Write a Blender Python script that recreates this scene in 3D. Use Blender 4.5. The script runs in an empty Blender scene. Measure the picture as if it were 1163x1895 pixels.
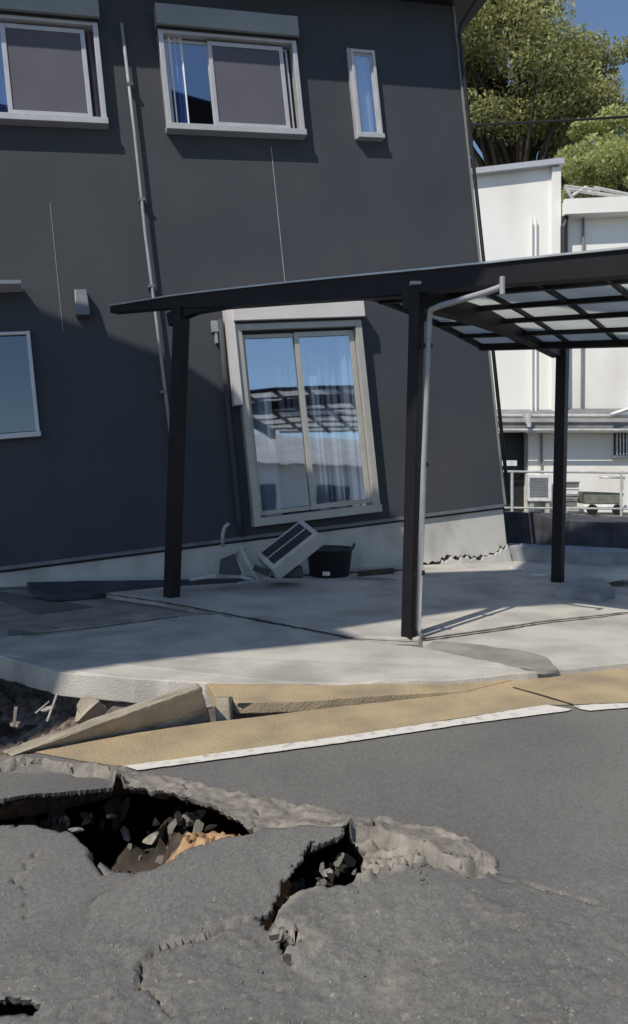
import bpy, bmesh, math, random
import numpy as np
from mathutils import Vector, Matrix
random.seed(7); RNG = np.random.default_rng(11)
C = bpy.context.scene
COL = C.collection
# ------------------------------------------------------------------ camera
EYE, F, PX, PY = 1.12, 1350.0, 581.5, 873.0       # eye height (m); focal length, principal point (photo pixels)
cd = bpy.data.cameras.new('camera'); cam = bpy.data.objects.new('camera', cd); COL.objects.link(cam)
cam.location = (0, 0, EYE); cam.rotation_euler = (math.pi/2, 0, 0)
cd.sensor_fit = 'VERTICAL'; cd.sensor_height = 24.0; cd.lens = 24.0*F/1895
cd.shift_y = -(947.5-PY)/1895; cd.clip_start = .05; cd.clip_end = 2000
C.camera = cam
# ------------------------------------------------------------------ light
LT = Vector((.53, .68, -1.0))                      # the way the sunlight travels
wd = bpy.data.worlds.new('World'); C.world = wd; wd.use_nodes = True
nt = wd.node_tree; nt.nodes.clear()
sky = nt.nodes.new('ShaderNodeTexSky'); sky.sky_type = 'NISHITA'; sky.sun_disc = False
sky.sun_elevation = math.atan2(1, math.hypot(.53, .68)); sky.sun_rotation = math.atan2(-.53, -.68)
sky.air_density = 1.0; sky.dust_density = .2; sky.ozone_density = 2.0
bg = nt.nodes.new('ShaderNodeBackground'); bg.inputs[1].default_value = .115
wo = nt.nodes.new('ShaderNodeOutputWorld')
nt.links.new(sky.outputs[0], bg.inputs[0]); nt.links.new(bg.outputs[0], wo.inputs[0])
ld = bpy.data.lights.new('sun', 'SUN'); ld.energy = 3.9; ld.angle = math.radians(.55); ld.color = (1, .93, .82)
sun = bpy.data.objects.new('sun', ld); COL.objects.link(sun)
sun.rotation_euler = LT.to_track_quat('-Z', 'Y').to_euler(); sun.location = (-6, -8, 14)
C.view_settings.view_transform = 'Standard'; C.view_settings.look = 'None'; C.view_settings.gamma = 1
C.view_settings.exposure = 0.1
C.cycles.max_bounces = 8; C.cycles.transparent_max_bounces = 16

# ------------------------------------------------------------------ materials
def mat(name, col, rough=.7, metal=0, var=.15, scale=6, bump=.0, bscale=60, col2=None, spec=.4, thr=(.35, .65), detail=6, stretch=None, trans=0):
    m = bpy.data.materials.new(name); m.use_nodes = True; n = m.node_tree; N = n.nodes; L = n.links
    b = N['Principled BSDF']; b.inputs['Roughness'].default_value = rough; b.inputs['Metallic'].default_value = metal
    b.inputs['Specular IOR Level'].default_value = spec
    tc = N.new('ShaderNodeTexCoord'); mp = N.new('ShaderNodeMapping'); L.new(tc.outputs['Object'], mp.inputs[0])
    if stretch: mp.inputs['Scale'].default_value = stretch
    ns = N.new('ShaderNodeTexNoise'); ns.inputs['Scale'].default_value = scale; ns.inputs['Detail'].default_value = detail; L.new(mp.outputs[0], ns.inputs[0])
    r = N.new('ShaderNodeValToRGB'); L.new(ns.outputs[0], r.inputs[0])
    c2 = col2 or tuple(min(1, c*(1+var)) for c in col); c1 = col if col2 else tuple(c*(1-var) for c in col)
    r.color_ramp.elements[0].position = thr[0]; r.color_ramp.elements[1].position = thr[1]
    r.color_ramp.elements[0].color = (*c1, 1); r.color_ramp.elements[1].color = (*c2, 1)
    L.new(r.outputs[0], b.inputs['Base Color'])
    if bump:
        n2 = N.new('ShaderNodeTexNoise'); n2.inputs['Scale'].default_value = bscale; n2.inputs['Detail'].default_value = 8; L.new(tc.outputs['Object'], n2.inputs[0])
        bp = N.new('ShaderNodeBump'); bp.inputs['Strength'].default_value = bump; bp.inputs['Distance'].default_value = .01
        L.new(n2.outputs[0], bp.inputs['Height']); L.new(bp.outputs[0], b.inputs['Normal'])
    if trans:
        t = N.new('ShaderNodeBsdfTranslucent'); L.new(r.outputs[0], t.inputs[0])
        mx = N.new('ShaderNodeMixShader'); mx.inputs[0].default_value = trans
        L.new(b.outputs[0], mx.inputs[1]); L.new(t.outputs[0], mx.inputs[2]); L.new(mx.outputs[0], N['Material Output'].inputs[0])
    return m
def glass(name, tint, gl, rough=.03):
    m = bpy.data.materials.new(name); m.use_nodes = True; n = m.node_tree; N = n.nodes; L = n.links; N.clear()
    o = N.new('ShaderNodeOutputMaterial'); t = N.new('ShaderNodeBsdfTransparent'); t.inputs[0].default_value = (*tint, 1)
    g = N.new('ShaderNodeBsdfGlossy'); g.inputs['Roughness'].default_value = rough; g.inputs[0].default_value = (.9, .95, 1, 1)
    tc = N.new('ShaderNodeTexCoord'); ns = N.new('ShaderNodeTexNoise'); ns.inputs['Scale'].default_value = 1.6; L.new(tc.outputs['Object'], ns.inputs[0])
    bp = N.new('ShaderNodeBump'); bp.inputs['Strength'].default_value = .05; bp.inputs['Distance'].default_value = .03; L.new(ns.outputs[0], bp.inputs['Height']); L.new(bp.outputs[0], g.inputs['Normal'])
    x = N.new('ShaderNodeMixShader'); x.inputs[0].default_value = gl
    L.new(t.outputs[0], x.inputs[1]); L.new(g.outputs[0], x.inputs[2]); L.new(x.outputs[0], o.inputs[0])
    return m
M = dict(
 siding=mat('siding', (.050, .059, .070), .68, scale=.9, bump=.5, bscale=140, spec=.18, col2=(.070, .072, .082), thr=(.3, .72), detail=9),
 eave=mat('eave_metal', (.018, .02, .024), .5, var=.2),
 alu=mat('window_aluminium', (.50, .50, .52), .38, .25, var=.06, scale=9),
 alu_tan=mat('window_aluminium_dull', (.42, .41, .38), .45, .2, var=.06, scale=9),
 shutter=mat('shutter_metal', (.25, .27, .275), .5, var=.08, scale=3),
 shutter_w=mat('shutter_pale', (.60, .57, .56), .5, var=.06, scale=3),
 black=mat('rubber_black', (.012, .012, .016), .6),
 pipe=mat('pipe_vinyl', (.30, .31, .33), .45, var=.1, scale=12),
 found=mat('foundation_concrete', (.33, .32, .29), .88, scale=2.4, bump=.35, bscale=40, col2=(.52, .51, .48), thr=(.3, .55), detail=10, stretch=(1, 1, .6)),
 flash=mat('flashing', (.16, .17, .19), .45, .3),
 carport=mat('carport_metal', (.010, .0085, .011), .5, 0, var=.2, spec=.22),
 panel=mat('carport_sheet', (.80, .82, .80), .35, var=.05, scale=4, trans=.62),
 trim=mat('roof_edge_trim', (.45, .45, .46), .35, .5),
 slab=mat('slab_concrete', (.33, .315, .285), .9, scale=2.2, bump=.5, bscale=90, col2=(.49, .465, .42), thr=(.34, .58), detail=12),
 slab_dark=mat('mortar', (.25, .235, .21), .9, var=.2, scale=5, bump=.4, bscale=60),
 tan=mat('tan_gutter', (.25, .20, .14), .9, scale=3.4, bump=.6, bscale=80, col2=(.42, .325, .195), thr=(.28, .62), detail=10),
 tanstone=mat('curb_concrete', (.22, .19, .15), .92, scale=6, bump=.7, bscale=50, col2=(.42, .37, .29), thr=(.3, .7), detail=10),
 white=mat('road_paint', (.66, .63, .58), .75, scale=22, bump=.4, bscale=120, col2=(.40, .37, .33), thr=(.52, .72), detail=10),
 rubble=mat('rubble', (.31, .29, .26), .92, var=.3, scale=14, bump=.8, bscale=70),
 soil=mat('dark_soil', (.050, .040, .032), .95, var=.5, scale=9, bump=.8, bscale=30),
 orange=mat('orange_soil', (.30, .17, .085), .95, scale=16, bump=.9, bscale=60, col2=(.50, .33, .19), thr=(.35, .65)),
 pinkdeb=mat('pink_debris', (.21, .17, .15), .9, var=.3, scale=12, bump=.6, bscale=50),
 ac=mat('ac_casing', (.43, .43, .42), .5, var=.08),
 grille=mat('grille_dark', (.035, .038, .045), .5),
 tub=mat('black_plastic', (.022, .024, .03), .45, var=.1),
 curtain=mat('curtain_cloth', (.78, .80, .84), .9, var=.08, scale=4),
 curtain_m=mat('curtain_grey', (.42, .44, .48), .9, var=.08, scale=4),
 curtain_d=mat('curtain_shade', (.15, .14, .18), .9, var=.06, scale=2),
 screen=mat('insect_screen', (.10, .10, .13), .8, var=.05, scale=3),
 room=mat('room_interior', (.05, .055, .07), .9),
 whitewall=mat('white_render', (.82, .81, .77), .85, scale=.5, bump=.15, bscale=30, col2=(.60, .55, .48), thr=(.5, .85), detail=10, stretch=(1, 1, .35)),
 greyroof=mat('grey_metal', (.20, .20, .20), .6, var=.2, scale=2),
 rail=mat('rail_metal', (.55, .55, .53), .4, .3),
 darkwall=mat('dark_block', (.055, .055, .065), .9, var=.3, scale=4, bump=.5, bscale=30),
 block=mat('weathered_block', (.26, .27, .29), .9, var=.25, scale=4, bump=.6, bscale=30),
 bark=mat('bark', (.05, .04, .03), .9, var=.3, scale=6, bump=.6),
 groundm=mat('yard_ground', (.15, .145, .13), .95, var=.25, scale=.8, bump=.4, bscale=30),
 gritm=mat('gritm', (.17, .165, .155), .9, var=.35, scale=40),
 undercut=mat('broken_edge', (.05, .045, .04), .95, var=.4, scale=30, bump=.8),  # broken asphalt edge, colour darkened for the shade under the hole lips
 brownlump=mat('brown_lump', (.11, .08, .06), .95, var=.4, scale=12, bump=.9, bscale=60),
 asphalt_lump=mat('asphalt_lump', (.045, .043, .04), .95, var=.4, scale=12, bump=.9, bscale=60),
 cartm=mat('cart_paint', (.20, .21, .17), .7, var=.2, scale=6),
 label_w=mat('label_white', (.7, .7, .7), .6),
)
GL = glass('pane_glass', (.90, .94, 1.0), .42)
GL3 = glass('pane_glass_dull', (.30, .36, .42), .14)
GL2 = glass('pane_glass_blue', (.50, .60, .78), .30)
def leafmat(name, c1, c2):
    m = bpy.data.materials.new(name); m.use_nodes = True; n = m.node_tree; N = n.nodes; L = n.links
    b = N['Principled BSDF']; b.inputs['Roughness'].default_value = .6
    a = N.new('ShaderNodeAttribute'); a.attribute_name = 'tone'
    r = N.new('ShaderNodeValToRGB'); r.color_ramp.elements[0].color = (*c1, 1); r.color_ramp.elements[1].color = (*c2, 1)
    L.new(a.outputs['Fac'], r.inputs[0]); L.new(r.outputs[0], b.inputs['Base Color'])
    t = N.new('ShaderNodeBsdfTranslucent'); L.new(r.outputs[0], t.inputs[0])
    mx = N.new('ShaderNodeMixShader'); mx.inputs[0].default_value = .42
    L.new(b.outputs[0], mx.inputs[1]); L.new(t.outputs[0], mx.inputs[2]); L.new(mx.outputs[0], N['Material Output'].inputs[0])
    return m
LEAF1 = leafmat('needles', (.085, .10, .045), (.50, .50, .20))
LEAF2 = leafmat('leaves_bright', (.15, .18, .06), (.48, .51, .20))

# road: asphalt with broken concrete, driven by the surface attributes of the sheet
def roadmat():
    m = bpy.data.materials.new('asphalt'); m.use_nodes = True; n = m.node_tree; N = n.nodes; L = n.links
    b = N['Principled BSDF']; b.inputs['Roughness'].default_value = .88; b.inputs['Specular IOR Level'].default_value = .3
    tc = N.new('ShaderNodeTexCoord')
    def noise(s, d=6, rg=.5):
        q = N.new('ShaderNodeTexNoise'); q.inputs['Scale'].default_value = s; q.inputs['Detail'].default_value = d; q.inputs['Roughness'].default_value = rg; L.new(tc.outputs['Object'], q.inputs[0]); return q
    def ramp(src, p0, c0, p1, c1):
        r = N.new('ShaderNodeValToRGB'); r.color_ramp.elements[0].position = p0; r.color_ramp.elements[1].position = p1
        r.color_ramp.elements[0].color = (*c0, 1); r.color_ramp.elements[1].color = (*c1, 1); L.new(src, r.inputs[0]); return r
    def mix(fac, a, c, mode='MIX'):
        x = N.new('ShaderNodeMixRGB'); x.blend_type = mode
        if hasattr(fac, 'links'): L.new(fac, x.inputs[0])
        else: x.inputs[0].default_value = fac
        L.new(a, x.inputs[1]); L.new(c, x.inputs[2]); return x
    base = ramp(noise(1.6).outputs[0], .3, (.138, .136, .131), .7, (.178, .174, .165))
    sp = N.new('ShaderNodeTexVoronoi'); sp.inputs['Scale'].default_value = 150; L.new(tc.outputs['Object'], sp.inputs[0])
    spk = ramp(sp.outputs['Color'], .1, (.70, .70, .70), .95, (1.35, 1.33, 1.3))
    asp = mix(.55, base.outputs[0], spk.outputs[0], 'MULTIPLY')
    fl = ramp(noise(42, 3).outputs[0], .64, (0, 0, 0), .72, (1, 1, 1))
    at = N.new('ShaderNodeAttribute'); at.attribute_name = 'surf'
    sep = N.new('ShaderNodeSeparateColor'); L.new(at.outputs['Color'], sep.inputs[0])
    pat = ramp(noise(.9, 3).outputs[0], .35, (.86, .86, .87), .65, (1.10, 1.09, 1.06)); asp = mix(1.0, asp.outputs[0], pat.outputs[0], 'MULTIPLY')
    vo = N.new('ShaderNodeTexVoronoi'); vo.feature = 'DISTANCE_TO_EDGE'; vo.inputs['Scale'].default_value = 2.6
    ds = N.new('ShaderNodeMixRGB'); ds.blend_type = 'ADD'; ds.inputs[0].default_value = .35; L.new(tc.outputs['Object'], ds.inputs[1]); L.new(noise(5, 6, .7).outputs['Color'], ds.inputs[2]); L.new(ds.outputs[0], vo.inputs[0])
    hl = ramp(vo.outputs[0], .0, (.45, .45, .45), .006, (1, 1, 1)); msk = ramp(noise(.8, 2).outputs[0], .52, (0, 0, 0), .60, (1, 1, 1)); asp = mix(msk.outputs[0], asp.outputs[0], mix(1.0, asp.outputs[0], hl.outputs[0], 'MULTIPLY').outputs[0])
    flr = N.new('ShaderNodeMath'); flr.operation = 'MULTIPLY'; L.new(fl.outputs[0], flr.inputs[0]); L.new(sep.outputs[1], flr.inputs[1])
    pale = ramp(noise(20).outputs[0], .3, (.20, .19, .17), .7, (.34, .32, .29))
    a2 = mix(flr.outputs[0], asp.outputs[0], pale.outputs[0])
    conc = ramp(noise(13, 8, .65).outputs[0], .36, (.175, .155, .13), .66, (.36, .325, .28))
    a3 = mix(sep.outputs[0], a2.outputs[0], conc.outputs[0])
    dirt = ramp(noise(20).outputs[0], .35, (.10, .08, .066), .65, (.25, .20, .165))
    a4 = mix(sep.outputs[2], a3.outputs[0], dirt.outputs[0])
    L.new(a4.outputs[0], b.inputs['Base Color'])
    nb = noise(95, 8, .7); nc = noise(16, 6, .6)
    ad = N.new('ShaderNodeMath'); ad.operation = 'MULTIPLY_ADD'; L.new(nc.outputs[0], ad.inputs[0]); L.new(sep.outputs[1], ad.inputs[1]); L.new(nb.outputs[0], ad.inputs[2])
    bp = N.new('ShaderNodeBump'); bp.inputs['Strength'].default_value = .55; bp.inputs['Distance'].default_value = .008
    L.new(ad.outputs[0], bp.inputs['Height']); L.new(bp.outputs[0], b.inputs['Normal'])
    return m
M['road'] = roadmat()

# ------------------------------------------------------------------ helpers
def at(x, y, Y): return Vector(((x-PX)/F*Y, Y, EYE+(PY-y)/F*Y))            # photo pixel at a depth
def G(x, y, z=0):                                                       # photo pixel on a level plane
    Y = F*(EYE-z)/(y-PY); return Vector(((x-PX)/F*Y, Y, z))
def tag(o, label=None, cat=None, group=None, kind=None):
    if label: o['label'] = label
    if cat: o['category'] = cat
    if group: o['group'] = group
    if kind: o['kind'] = kind
    return o
def empty(name, loc=(0, 0, 0), label=None, cat=None, group=None, mw=None):
    o = bpy.data.objects.new(name, None); COL.objects.link(o); o.empty_display_size = .2
    if mw is not None: o.matrix_world = mw
    else: o.location = loc
    return tag(o, label, cat, group)
class MB:
    def __init__(s): s.v = []; s.f = []
    def quadbox(s, p):                     # 8 points: bottom 4, top 4
        k = len(s.v); s.v += [tuple(q) for q in p]
        s.f += [tuple(k+i for i in q) for q in ((3,2,1,0), (4,5,6,7), (0,1,5,4), (1,2,6,5), (2,3,7,6), (3,0,4,7))]; return s
    def box(s, x0, x1, y0, y1, z0, z1):
        return s.quadbox([(x0,y0,z0), (x1,y0,z0), (x1,y1,z0), (x0,y1,z0), (x0,y0,z1), (x1,y0,z1), (x1,y1,z1), (x0,y1,z1)])
    def bar(s, a, b, w, h, up=(0, 0, 1)):   # box section w (side) x h (up) between two points
        a = Vector(a); b = Vector(b); d = (b-a).normalized(); u = Vector(up); sd = d.cross(u).normalized(); u = sd.cross(d).normalized()
        pts = []
        for p in (a, b):
            pts.append([p+sd*sx*w/2+u*sz*h/2 for sx, sz in ((-1,-1), (1,-1), (1,1), (-1,1))])
        return s.quadbox([*pts[0], *pts[1]])
    def tube(s, pts, r, n=10, cap=True):
        pts = [Vector(p) for p in pts]; rs = r if isinstance(r, (list, tuple)) else [r]*len(pts); rings = []
        for i, p in enumerate(pts):
            d = (pts[min(i+1, len(pts)-1)]-pts[max(i-1, 0)]).normalized()
            u = d.cross(Vector((0, 0, 1)));  u = u if u.length > .05 else d.cross(Vector((0, 1, 0))); u.normalize(); w = d.cross(u)
            k = len(s.v); s.v += [tuple(p+(u*math.cos(2*math.pi*j/n)+w*math.sin(2*math.pi*j/n))*rs[i]) for j in range(n)]; rings.append(k)
        for a, b in zip(rings, rings[1:]):
            s.f += [(a+j, a+(j+1) % n, b+(j+1) % n, b+j) for j in range(n)]
        if cap: s.f += [tuple(rings[0]+j for j in range(n))[::-1], tuple(rings[-1]+j for j in range(n))]
        return s
    def prism(s, top, bot):                # two matching outlines
        n = len(top); k = len(s.v); s.v += [tuple(q) for q in top]+[tuple(q) for q in bot]
        s.f += [tuple(k+i for i in range(n)), tuple(k+n+i for i in range(n))[::-1]]
        s.f += [(k+i, k+n+i, k+n+(i+1) % n, k+(i+1) % n) for i in range(n)]; return s
    def build(s, name, m, parent=None, bevel=0, smooth=False, label=None):
        me = bpy.data.meshes.new(name); me.from_pydata(s.v, [], s.f); me.materials.append(m)
        bm = bmesh.new(); bm.from_mesh(me); bmesh.ops.recalc_face_normals(bm, faces=bm.faces[:])
        bm.to_mesh(me); bm.free()
        if smooth: me.polygons.foreach_set('use_smooth', [True]*len(me.polygons))
        o = bpy.data.objects.new(name, me); COL.objects.link(o)
        if parent is not None: o.parent = parent
        if bevel:
            b = o.modifiers.new('bevel', 'BEVEL'); b.width = bevel; b.segments = 2; b.limit_method = 'ANGLE'; b.angle_limit = .6
        if label: o['label'] = label
        return o
def rough_solid(top, thick, amp=.006, cut=5, seed=0, taper=0.0):
    """prism outline -> MB with jagged side edges, outline subdivided and jittered"""
    r = random.Random(seed); P = []
    n = len(top)
    for i in range(n):
        a = Vector(top[i]); b = Vector(top[(i+1) % n]); k = max(1, int((b-a).length/.06*cut/5))
        for j in range(k):
            q = a.lerp(b, j/k)
            if j: q += Vector((r.uniform(-amp, amp), r.uniform(-amp, amp), r.uniform(-amp, amp)*.4))
            P.append(q)
    c = sum(P, Vector())/len(P)
    B = [Vector((q.x+(c.x-q.x)*taper+r.uniform(-amp, amp), q.y+(c.y-q.y)*taper+r.uniform(-amp, amp), q.z-thick)) for q in P]
    return MB().prism(P, B)

# ------------------------------------------------------------------ noise helpers
def vnoise(x, y, seed=0):
    r = np.random.default_rng(seed); T = r.random((256, 256))
    xi = np.floor(x).astype(int); yi = np.floor(y).astype(int); fx = x-xi; fy = y-yi
    fx = fx*fx*(3-2*fx); fy = fy*fy*(3-2*fy); g = lambda a, b: T[a % 256, b % 256]
    return (g(xi, yi)*(1-fx)+g(xi+1, yi)*fx)*(1-fy)+(g(xi, yi+1)*(1-fx)+g(xi+1, yi+1)*fx)*fy
def fbm(x, y, s, o=5, seed=0, g=.5):
    t = 0; a = 1; w = 0
    for k in range(o): t = t+a*(vnoise(x*s+k*17.3, y*s-k*9.1, seed+k)-.5); w += a; a *= g; s *= 2
    return t/w*2
def segd(X, Y, pts, closed=True):
    d = np.full(X.shape, 1e9); n = len(pts)
    for i in range(n if closed else n-1):
        ax, ay = pts[i]; bx, by = pts[(i+1) % n]; ex, ey = bx-ax, by-ay
        t = np.clip(((X-ax)*ex+(Y-ay)*ey)/(ex*ex+ey*ey+1e-12), 0, 1)
        d = np.minimum(d, np.hypot(X-ax-t*ex, Y-ay-t*ey))
    return d
def sdf(X, Y, pts):
    d = segd(X, Y, pts); ins = np.zeros(X.shape, bool); n = len(pts)
    for i in range(n):
        ax, ay = pts[i]; bx, by = pts[(i+1) % n]
        if ay == by: continue
        ins ^= ((ay > Y) != (by > Y)) & (X < (bx-ax)*(Y-ay)/(by-ay)+ax)
    return np.where(ins, -d, d)
def gp(pix): return [tuple(G(x, y)[:2]) for x, y in pix]
def sm(x, a, b): t = np.clip((x-a)/(b-a), 0, 1); return t*t*(3-2*t)

# ------------------------------------------------------------------ ground and road
X0, X1, Y0, Y1, D = -2.9, 1.5, 1.15, 5.40, .0085
def sheet(name, rects, m, z=0.0):
    mb = MB()
    for x0, x1, y0, y1 in rects:
        k = len(mb.v); mb.v += [(x0, y0, z), (x1, y0, z), (x1, y1, z), (x0, y1, z)]; mb.f.append((k, k+1, k+2, k+3))
    return tag(mb.build(name, m), kind='structure')
BIG = 900
sheet('road', [(-BIG, BIG, -BIG, Y0), (-BIG, X0, Y0, Y1), (X1, BIG, Y0, Y1)], M['road'])
sheet('ground', [(-BIG, BIG, Y1, BIG)], M['groundm'])

nx = int(round((X1-X0)/D))+1; ny = int(round((Y1-Y0)/D))+1
gx = np.linspace(X0, X1, nx); gy = np.linspace(Y0, Y1, ny); X, Y = np.meshgrid(gx, gy)
wx = X+fbm(X, Y, 14, 4, 1)*.014; wy = Y+fbm(X, Y, 14, 4, 2)*.016
# angular breaks: offsets constant inside irregular cells
cp_ = RNG.random((900, 2))*[X1-X0, Y1-Y0]+[X0, Y0]; co_ = RNG.normal(0, .011, (900, 2)); cidx = np.zeros(X.shape, int); bd2 = np.full(X.shape, 1e9)
for k in range(900):
    if cp_[k, 1] > 3.4: continue
    d2 = (X-cp_[k, 0])**2+(Y-cp_[k, 1])**2; m_ = d2 < bd2; bd2[m_] = d2[m_]; cidx[m_] = k
wx += co_[cidx, 0]; wy += co_[cidx, 1]
px = PX+F*X/Y; py = PY+F*EYE/Y
H = np.zeros_like(X); conc = np.zeros_like(X); rough = np.zeros_like(X); dirt = np.zeros_like(X)
edge = sm(np.minimum(np.minimum(X-X0, X1-X), np.minimum(Y-Y0, Y1-Y)), 0, .08)
n5 = fbm(X, Y, 9, 5, 20); n12 = fbm(X, Y, 30, 4, 31); n40 = fbm(X, Y, 110, 2, 41)
# sunken strip between slab and gutter
DEP = gp([(-500, 1166), (-500, 1425), (0, 1398), (62, 1393), (240, 1359), (400, 1336), (440, 1332), (600, 1312), (820, 1288), (862, 1279), (600, 1279), (380, 1277), (210, 1262), (150, 1235), (60, 1185), (0, 1172)])
sd = sdf(wx*.3+X*.7, wy*.3+Y*.7, DEP); tap = 1-sm(px, 380, 860)*.9
H -= sm(-sd, -.004, .012)*(.26+.10*(1-sm(px, 20, 130))*(1-sm(py, 1290, 1340)))*tap
H += np.where(sd < 0, (fbm(X, Y, 7, 5, 77)*.05+n12*.03)*sm(-sd, .0, .08)*(1-sm(px, 130, 420)), 0)
dirt = np.maximum(dirt, sm(-sd, -.01, .01))
# broken concrete strip crossing the road
UP = [(-200, 1392), (0, 1400), (120, 1412), (232, 1426), (330, 1444), (430, 1468), (560, 1496), (705, 1514), (780, 1538), (870, 1566), (930, 1597)]
LO = [(928, 1616), (850, 1622), (770, 1596), (700, 1562), (560, 1556), (470, 1562), (440, 1560), (400, 1530), (330, 1512), (228, 1490), (200, 1446), (120, 1436), (60, 1424), (0, 1436), (-200, 1450)]
ST = gp(UP+LO); sd = sdf(wx, wy, ST); du = segd(X, Y, gp(UP), False); dl = segd(X, Y, gp(LO), False)
ins = sm(-sd, -.003, .006); t = du/(du+dl+1e-6)
H += ins*(.010+.042*t**1.3+n5*.014+n12*.011+n40*.005)
conc = np.maximum(conc, ins*(.82+.35*n5))
# grooves across the strip
for ln, w in (([(700, 1516), (694, 1556)], .010), ([(560, 1495), (548, 1500)], .012), ([(330, 1446), (345, 1470), (338, 1493)], .004), ([(470, 1478), (476, 1520), (470, 1556)], .004)):
    d = segd(wx, wy, gp(ln), False); H -= .04*(1-sm(d, w*.3, w)); conc *= sm(d, w*.2, w*1.3)*.7+.3
# tilted plates of asphalt
PA = gp([(-300, 1462), (0, 1438), (60, 1426), (130, 1438), (200, 1450), (236, 1470), (226, 1500), (120, 1520), (60, 1534), (0, 1541), (-300, 1605)])
sd = sdf(wx, wy, PA); H += sm(-sd, -.002, .004)*(.014+segd(X, Y, gp([(-300, 1462), (0, 1438), (130, 1438), (226, 1452)]), False)*.20)
PB = gp([(-300, 1560), (0, 1545), (60, 1545), (130, 1560), (165, 1600), (190, 1630), (225, 1627), (270, 1637), (196, 1664), (100, 1720), (-300, 1900)])
sd = sdf(wx, wy, PB); H += sm(-sd, -.002, .02)*(-.012+.05*sm(py, 1760, 1560))
PC = gp([(196, 1662), (270, 1636), (345, 1612), (400, 1592), (470, 1572), (560, 1562), (662, 1558), (650, 1600), (560, 1650), (520, 1700), (440, 1708), (350, 1745), (270, 1785), (150, 1760)])
sd = sdf(wx, wy, PC); H += sm(-sd, -.002, .006)*(.006+.055*(1-sm(segd(X, Y, gp([(340, 1612), (470, 1572), (655, 1560)]), False), 0, .33)))
PD = gp([(505, 1716), (520, 1700), (545, 1672), (600, 1652), (660, 1640), (770, 1612), (860, 1628), (935, 1618), (1000, 1640), (900, 1800), (700, 1860), (560, 1780)])
sd = sdf(wx, wy, PD); lip = segd(X, Y, gp([(505, 1716), (545, 1672), (600, 1652), (660, 1640), (770, 1612)]), False)
H += sm(-sd, -.002, .006)*.030*(1-sm(lip, .0, .35)); conc = np.maximum(conc, (1-sm(lip+n5*.02, .004, .018))*.9)
# ragged pale broken edge right of the second crack
RB = gp([(655, 1565), (700, 1563), (760, 1592), (800, 1612), (850, 1620), (925, 1600), (934, 1618), (870, 1634), (790, 1620), (740, 1632), (690, 1642), (655, 1645), (672, 1600)])
sd = sdf(wx, wy, RB); k = sm(-sd, -.006, .004); H += k*(.008+.03*n12+.014*n40+.02*n5); conc = np.maximum(conc, k*(.9+.6*n12))
# fine cracks
CR = [([(-80, 1462), (0, 1442), (40, 1424), (80, 1420), (130, 1432), (160, 1445), (205, 1442)], .011), ([(160, 1560), (170, 1600), (190, 1630)], .006),
      ([(262, 1800), (270, 1786), (300, 1767), (350, 1748), (385, 1728), (440, 1706)], .006), ([(505, 1712), (540, 1735), (575, 1752)], .005),
      ([(270, 1786), (268, 1830), (300, 1890)], .004), ([(196, 1663), (270, 1637)], .003), ([(730, 1830), (750, 1850), (735, 1870)], .003),
      ([(60, 1600), (40, 1640), (70, 1700)], .0028), ([(900, 1620), (980, 1640), (1100, 1680)], .003)]
for ln, w in CR:
    d = segd(wx+n12*.008, wy+n5*.010, gp(ln), False)
    w = w*(.55+.9*np.clip(.5+n5, 0, 1)); H -= .035*(1-sm(d, w*.35, w)); conc = np.maximum(conc, (1-sm(d+n12*.014, w, w*2.2))*.45)
# rough worn surface near the camera
rough = sm(py+n5*60, 1600, 1720)*sm(px+n5*80+(py-1600)*1.2, 320, 560); rough = np.maximum(rough, sm(py+n5*40, 1740, 1790))
ridge = np.abs(fbm(X, Y, 22, 4, 60)); H += rough*(n12*.0045+n40*.0034+n5*.006-.005*(1-sm(ridge, 0, .07)))+(1-rough)*n5*.003*sm(py, 1430, 1500)
conc = np.maximum(conc, sm(n12+n5*.5, .42, .62)*rough*.35)
conc = np.maximum(conc, (1-sm(segd(X, Y, gp([(500, 1722), (545, 1748), (590, 1752), (575, 1770)]), False)+n12*.02, .005, .03))*.9)
conc = np.maximum(conc, (1-sm(segd(X, Y, gp([(735, 1800), (715, 1840)]), False)+n12*.03, .005, .05))*.5)
H *= edge
HOLES = [gp([(-400, 1660), (-400, 1565), (0, 1530), (60, 1515), (120, 1498), (190, 1482), (226, 1470), (300, 1492), (362, 1502), (420, 1530), (468, 1560), (462, 1573), (390, 1591), (340, 1613), (270, 1636), (228, 1622), (190, 1600), (165, 1592), (130, 1560), (60, 1546), (0, 1547)]),
         gp([(500, 1712), (455, 1702), (500, 1690), (518, 1660), (530, 1630), (575, 1594), (620, 1580), (650, 1564), (674, 1570), (668, 1600), (655, 1638), (600, 1652), (545, 1672), (515, 1700)]),
         gp([(-80, 1850), (0, 1846), (50, 1843), (68, 1858), (60, 1880), (0, 1892), (-80, 1900)]), gp([(524, 1742), (560, 1744), (580, 1757), (566, 1764), (535, 1758)])]
fcx = (wx[:-1, :-1]+wx[1:, 1:])/2; fcy = (wy[:-1, :-1]+wy[1:, 1:])/2
keep = np.ones(fcx.shape, bool)
for h in HOLES: keep &= sdf(fcx, fcy, h) > 0
idx = np.arange(nx*ny).reshape(ny, nx)
q = np.stack([idx[:-1, :-1], idx[:-1, 1:], idx[1:, 1:], idx[1:, :-1]], -1)[keep]
V = np.stack([X, Y, H], -1).reshape(-1, 3)
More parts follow.
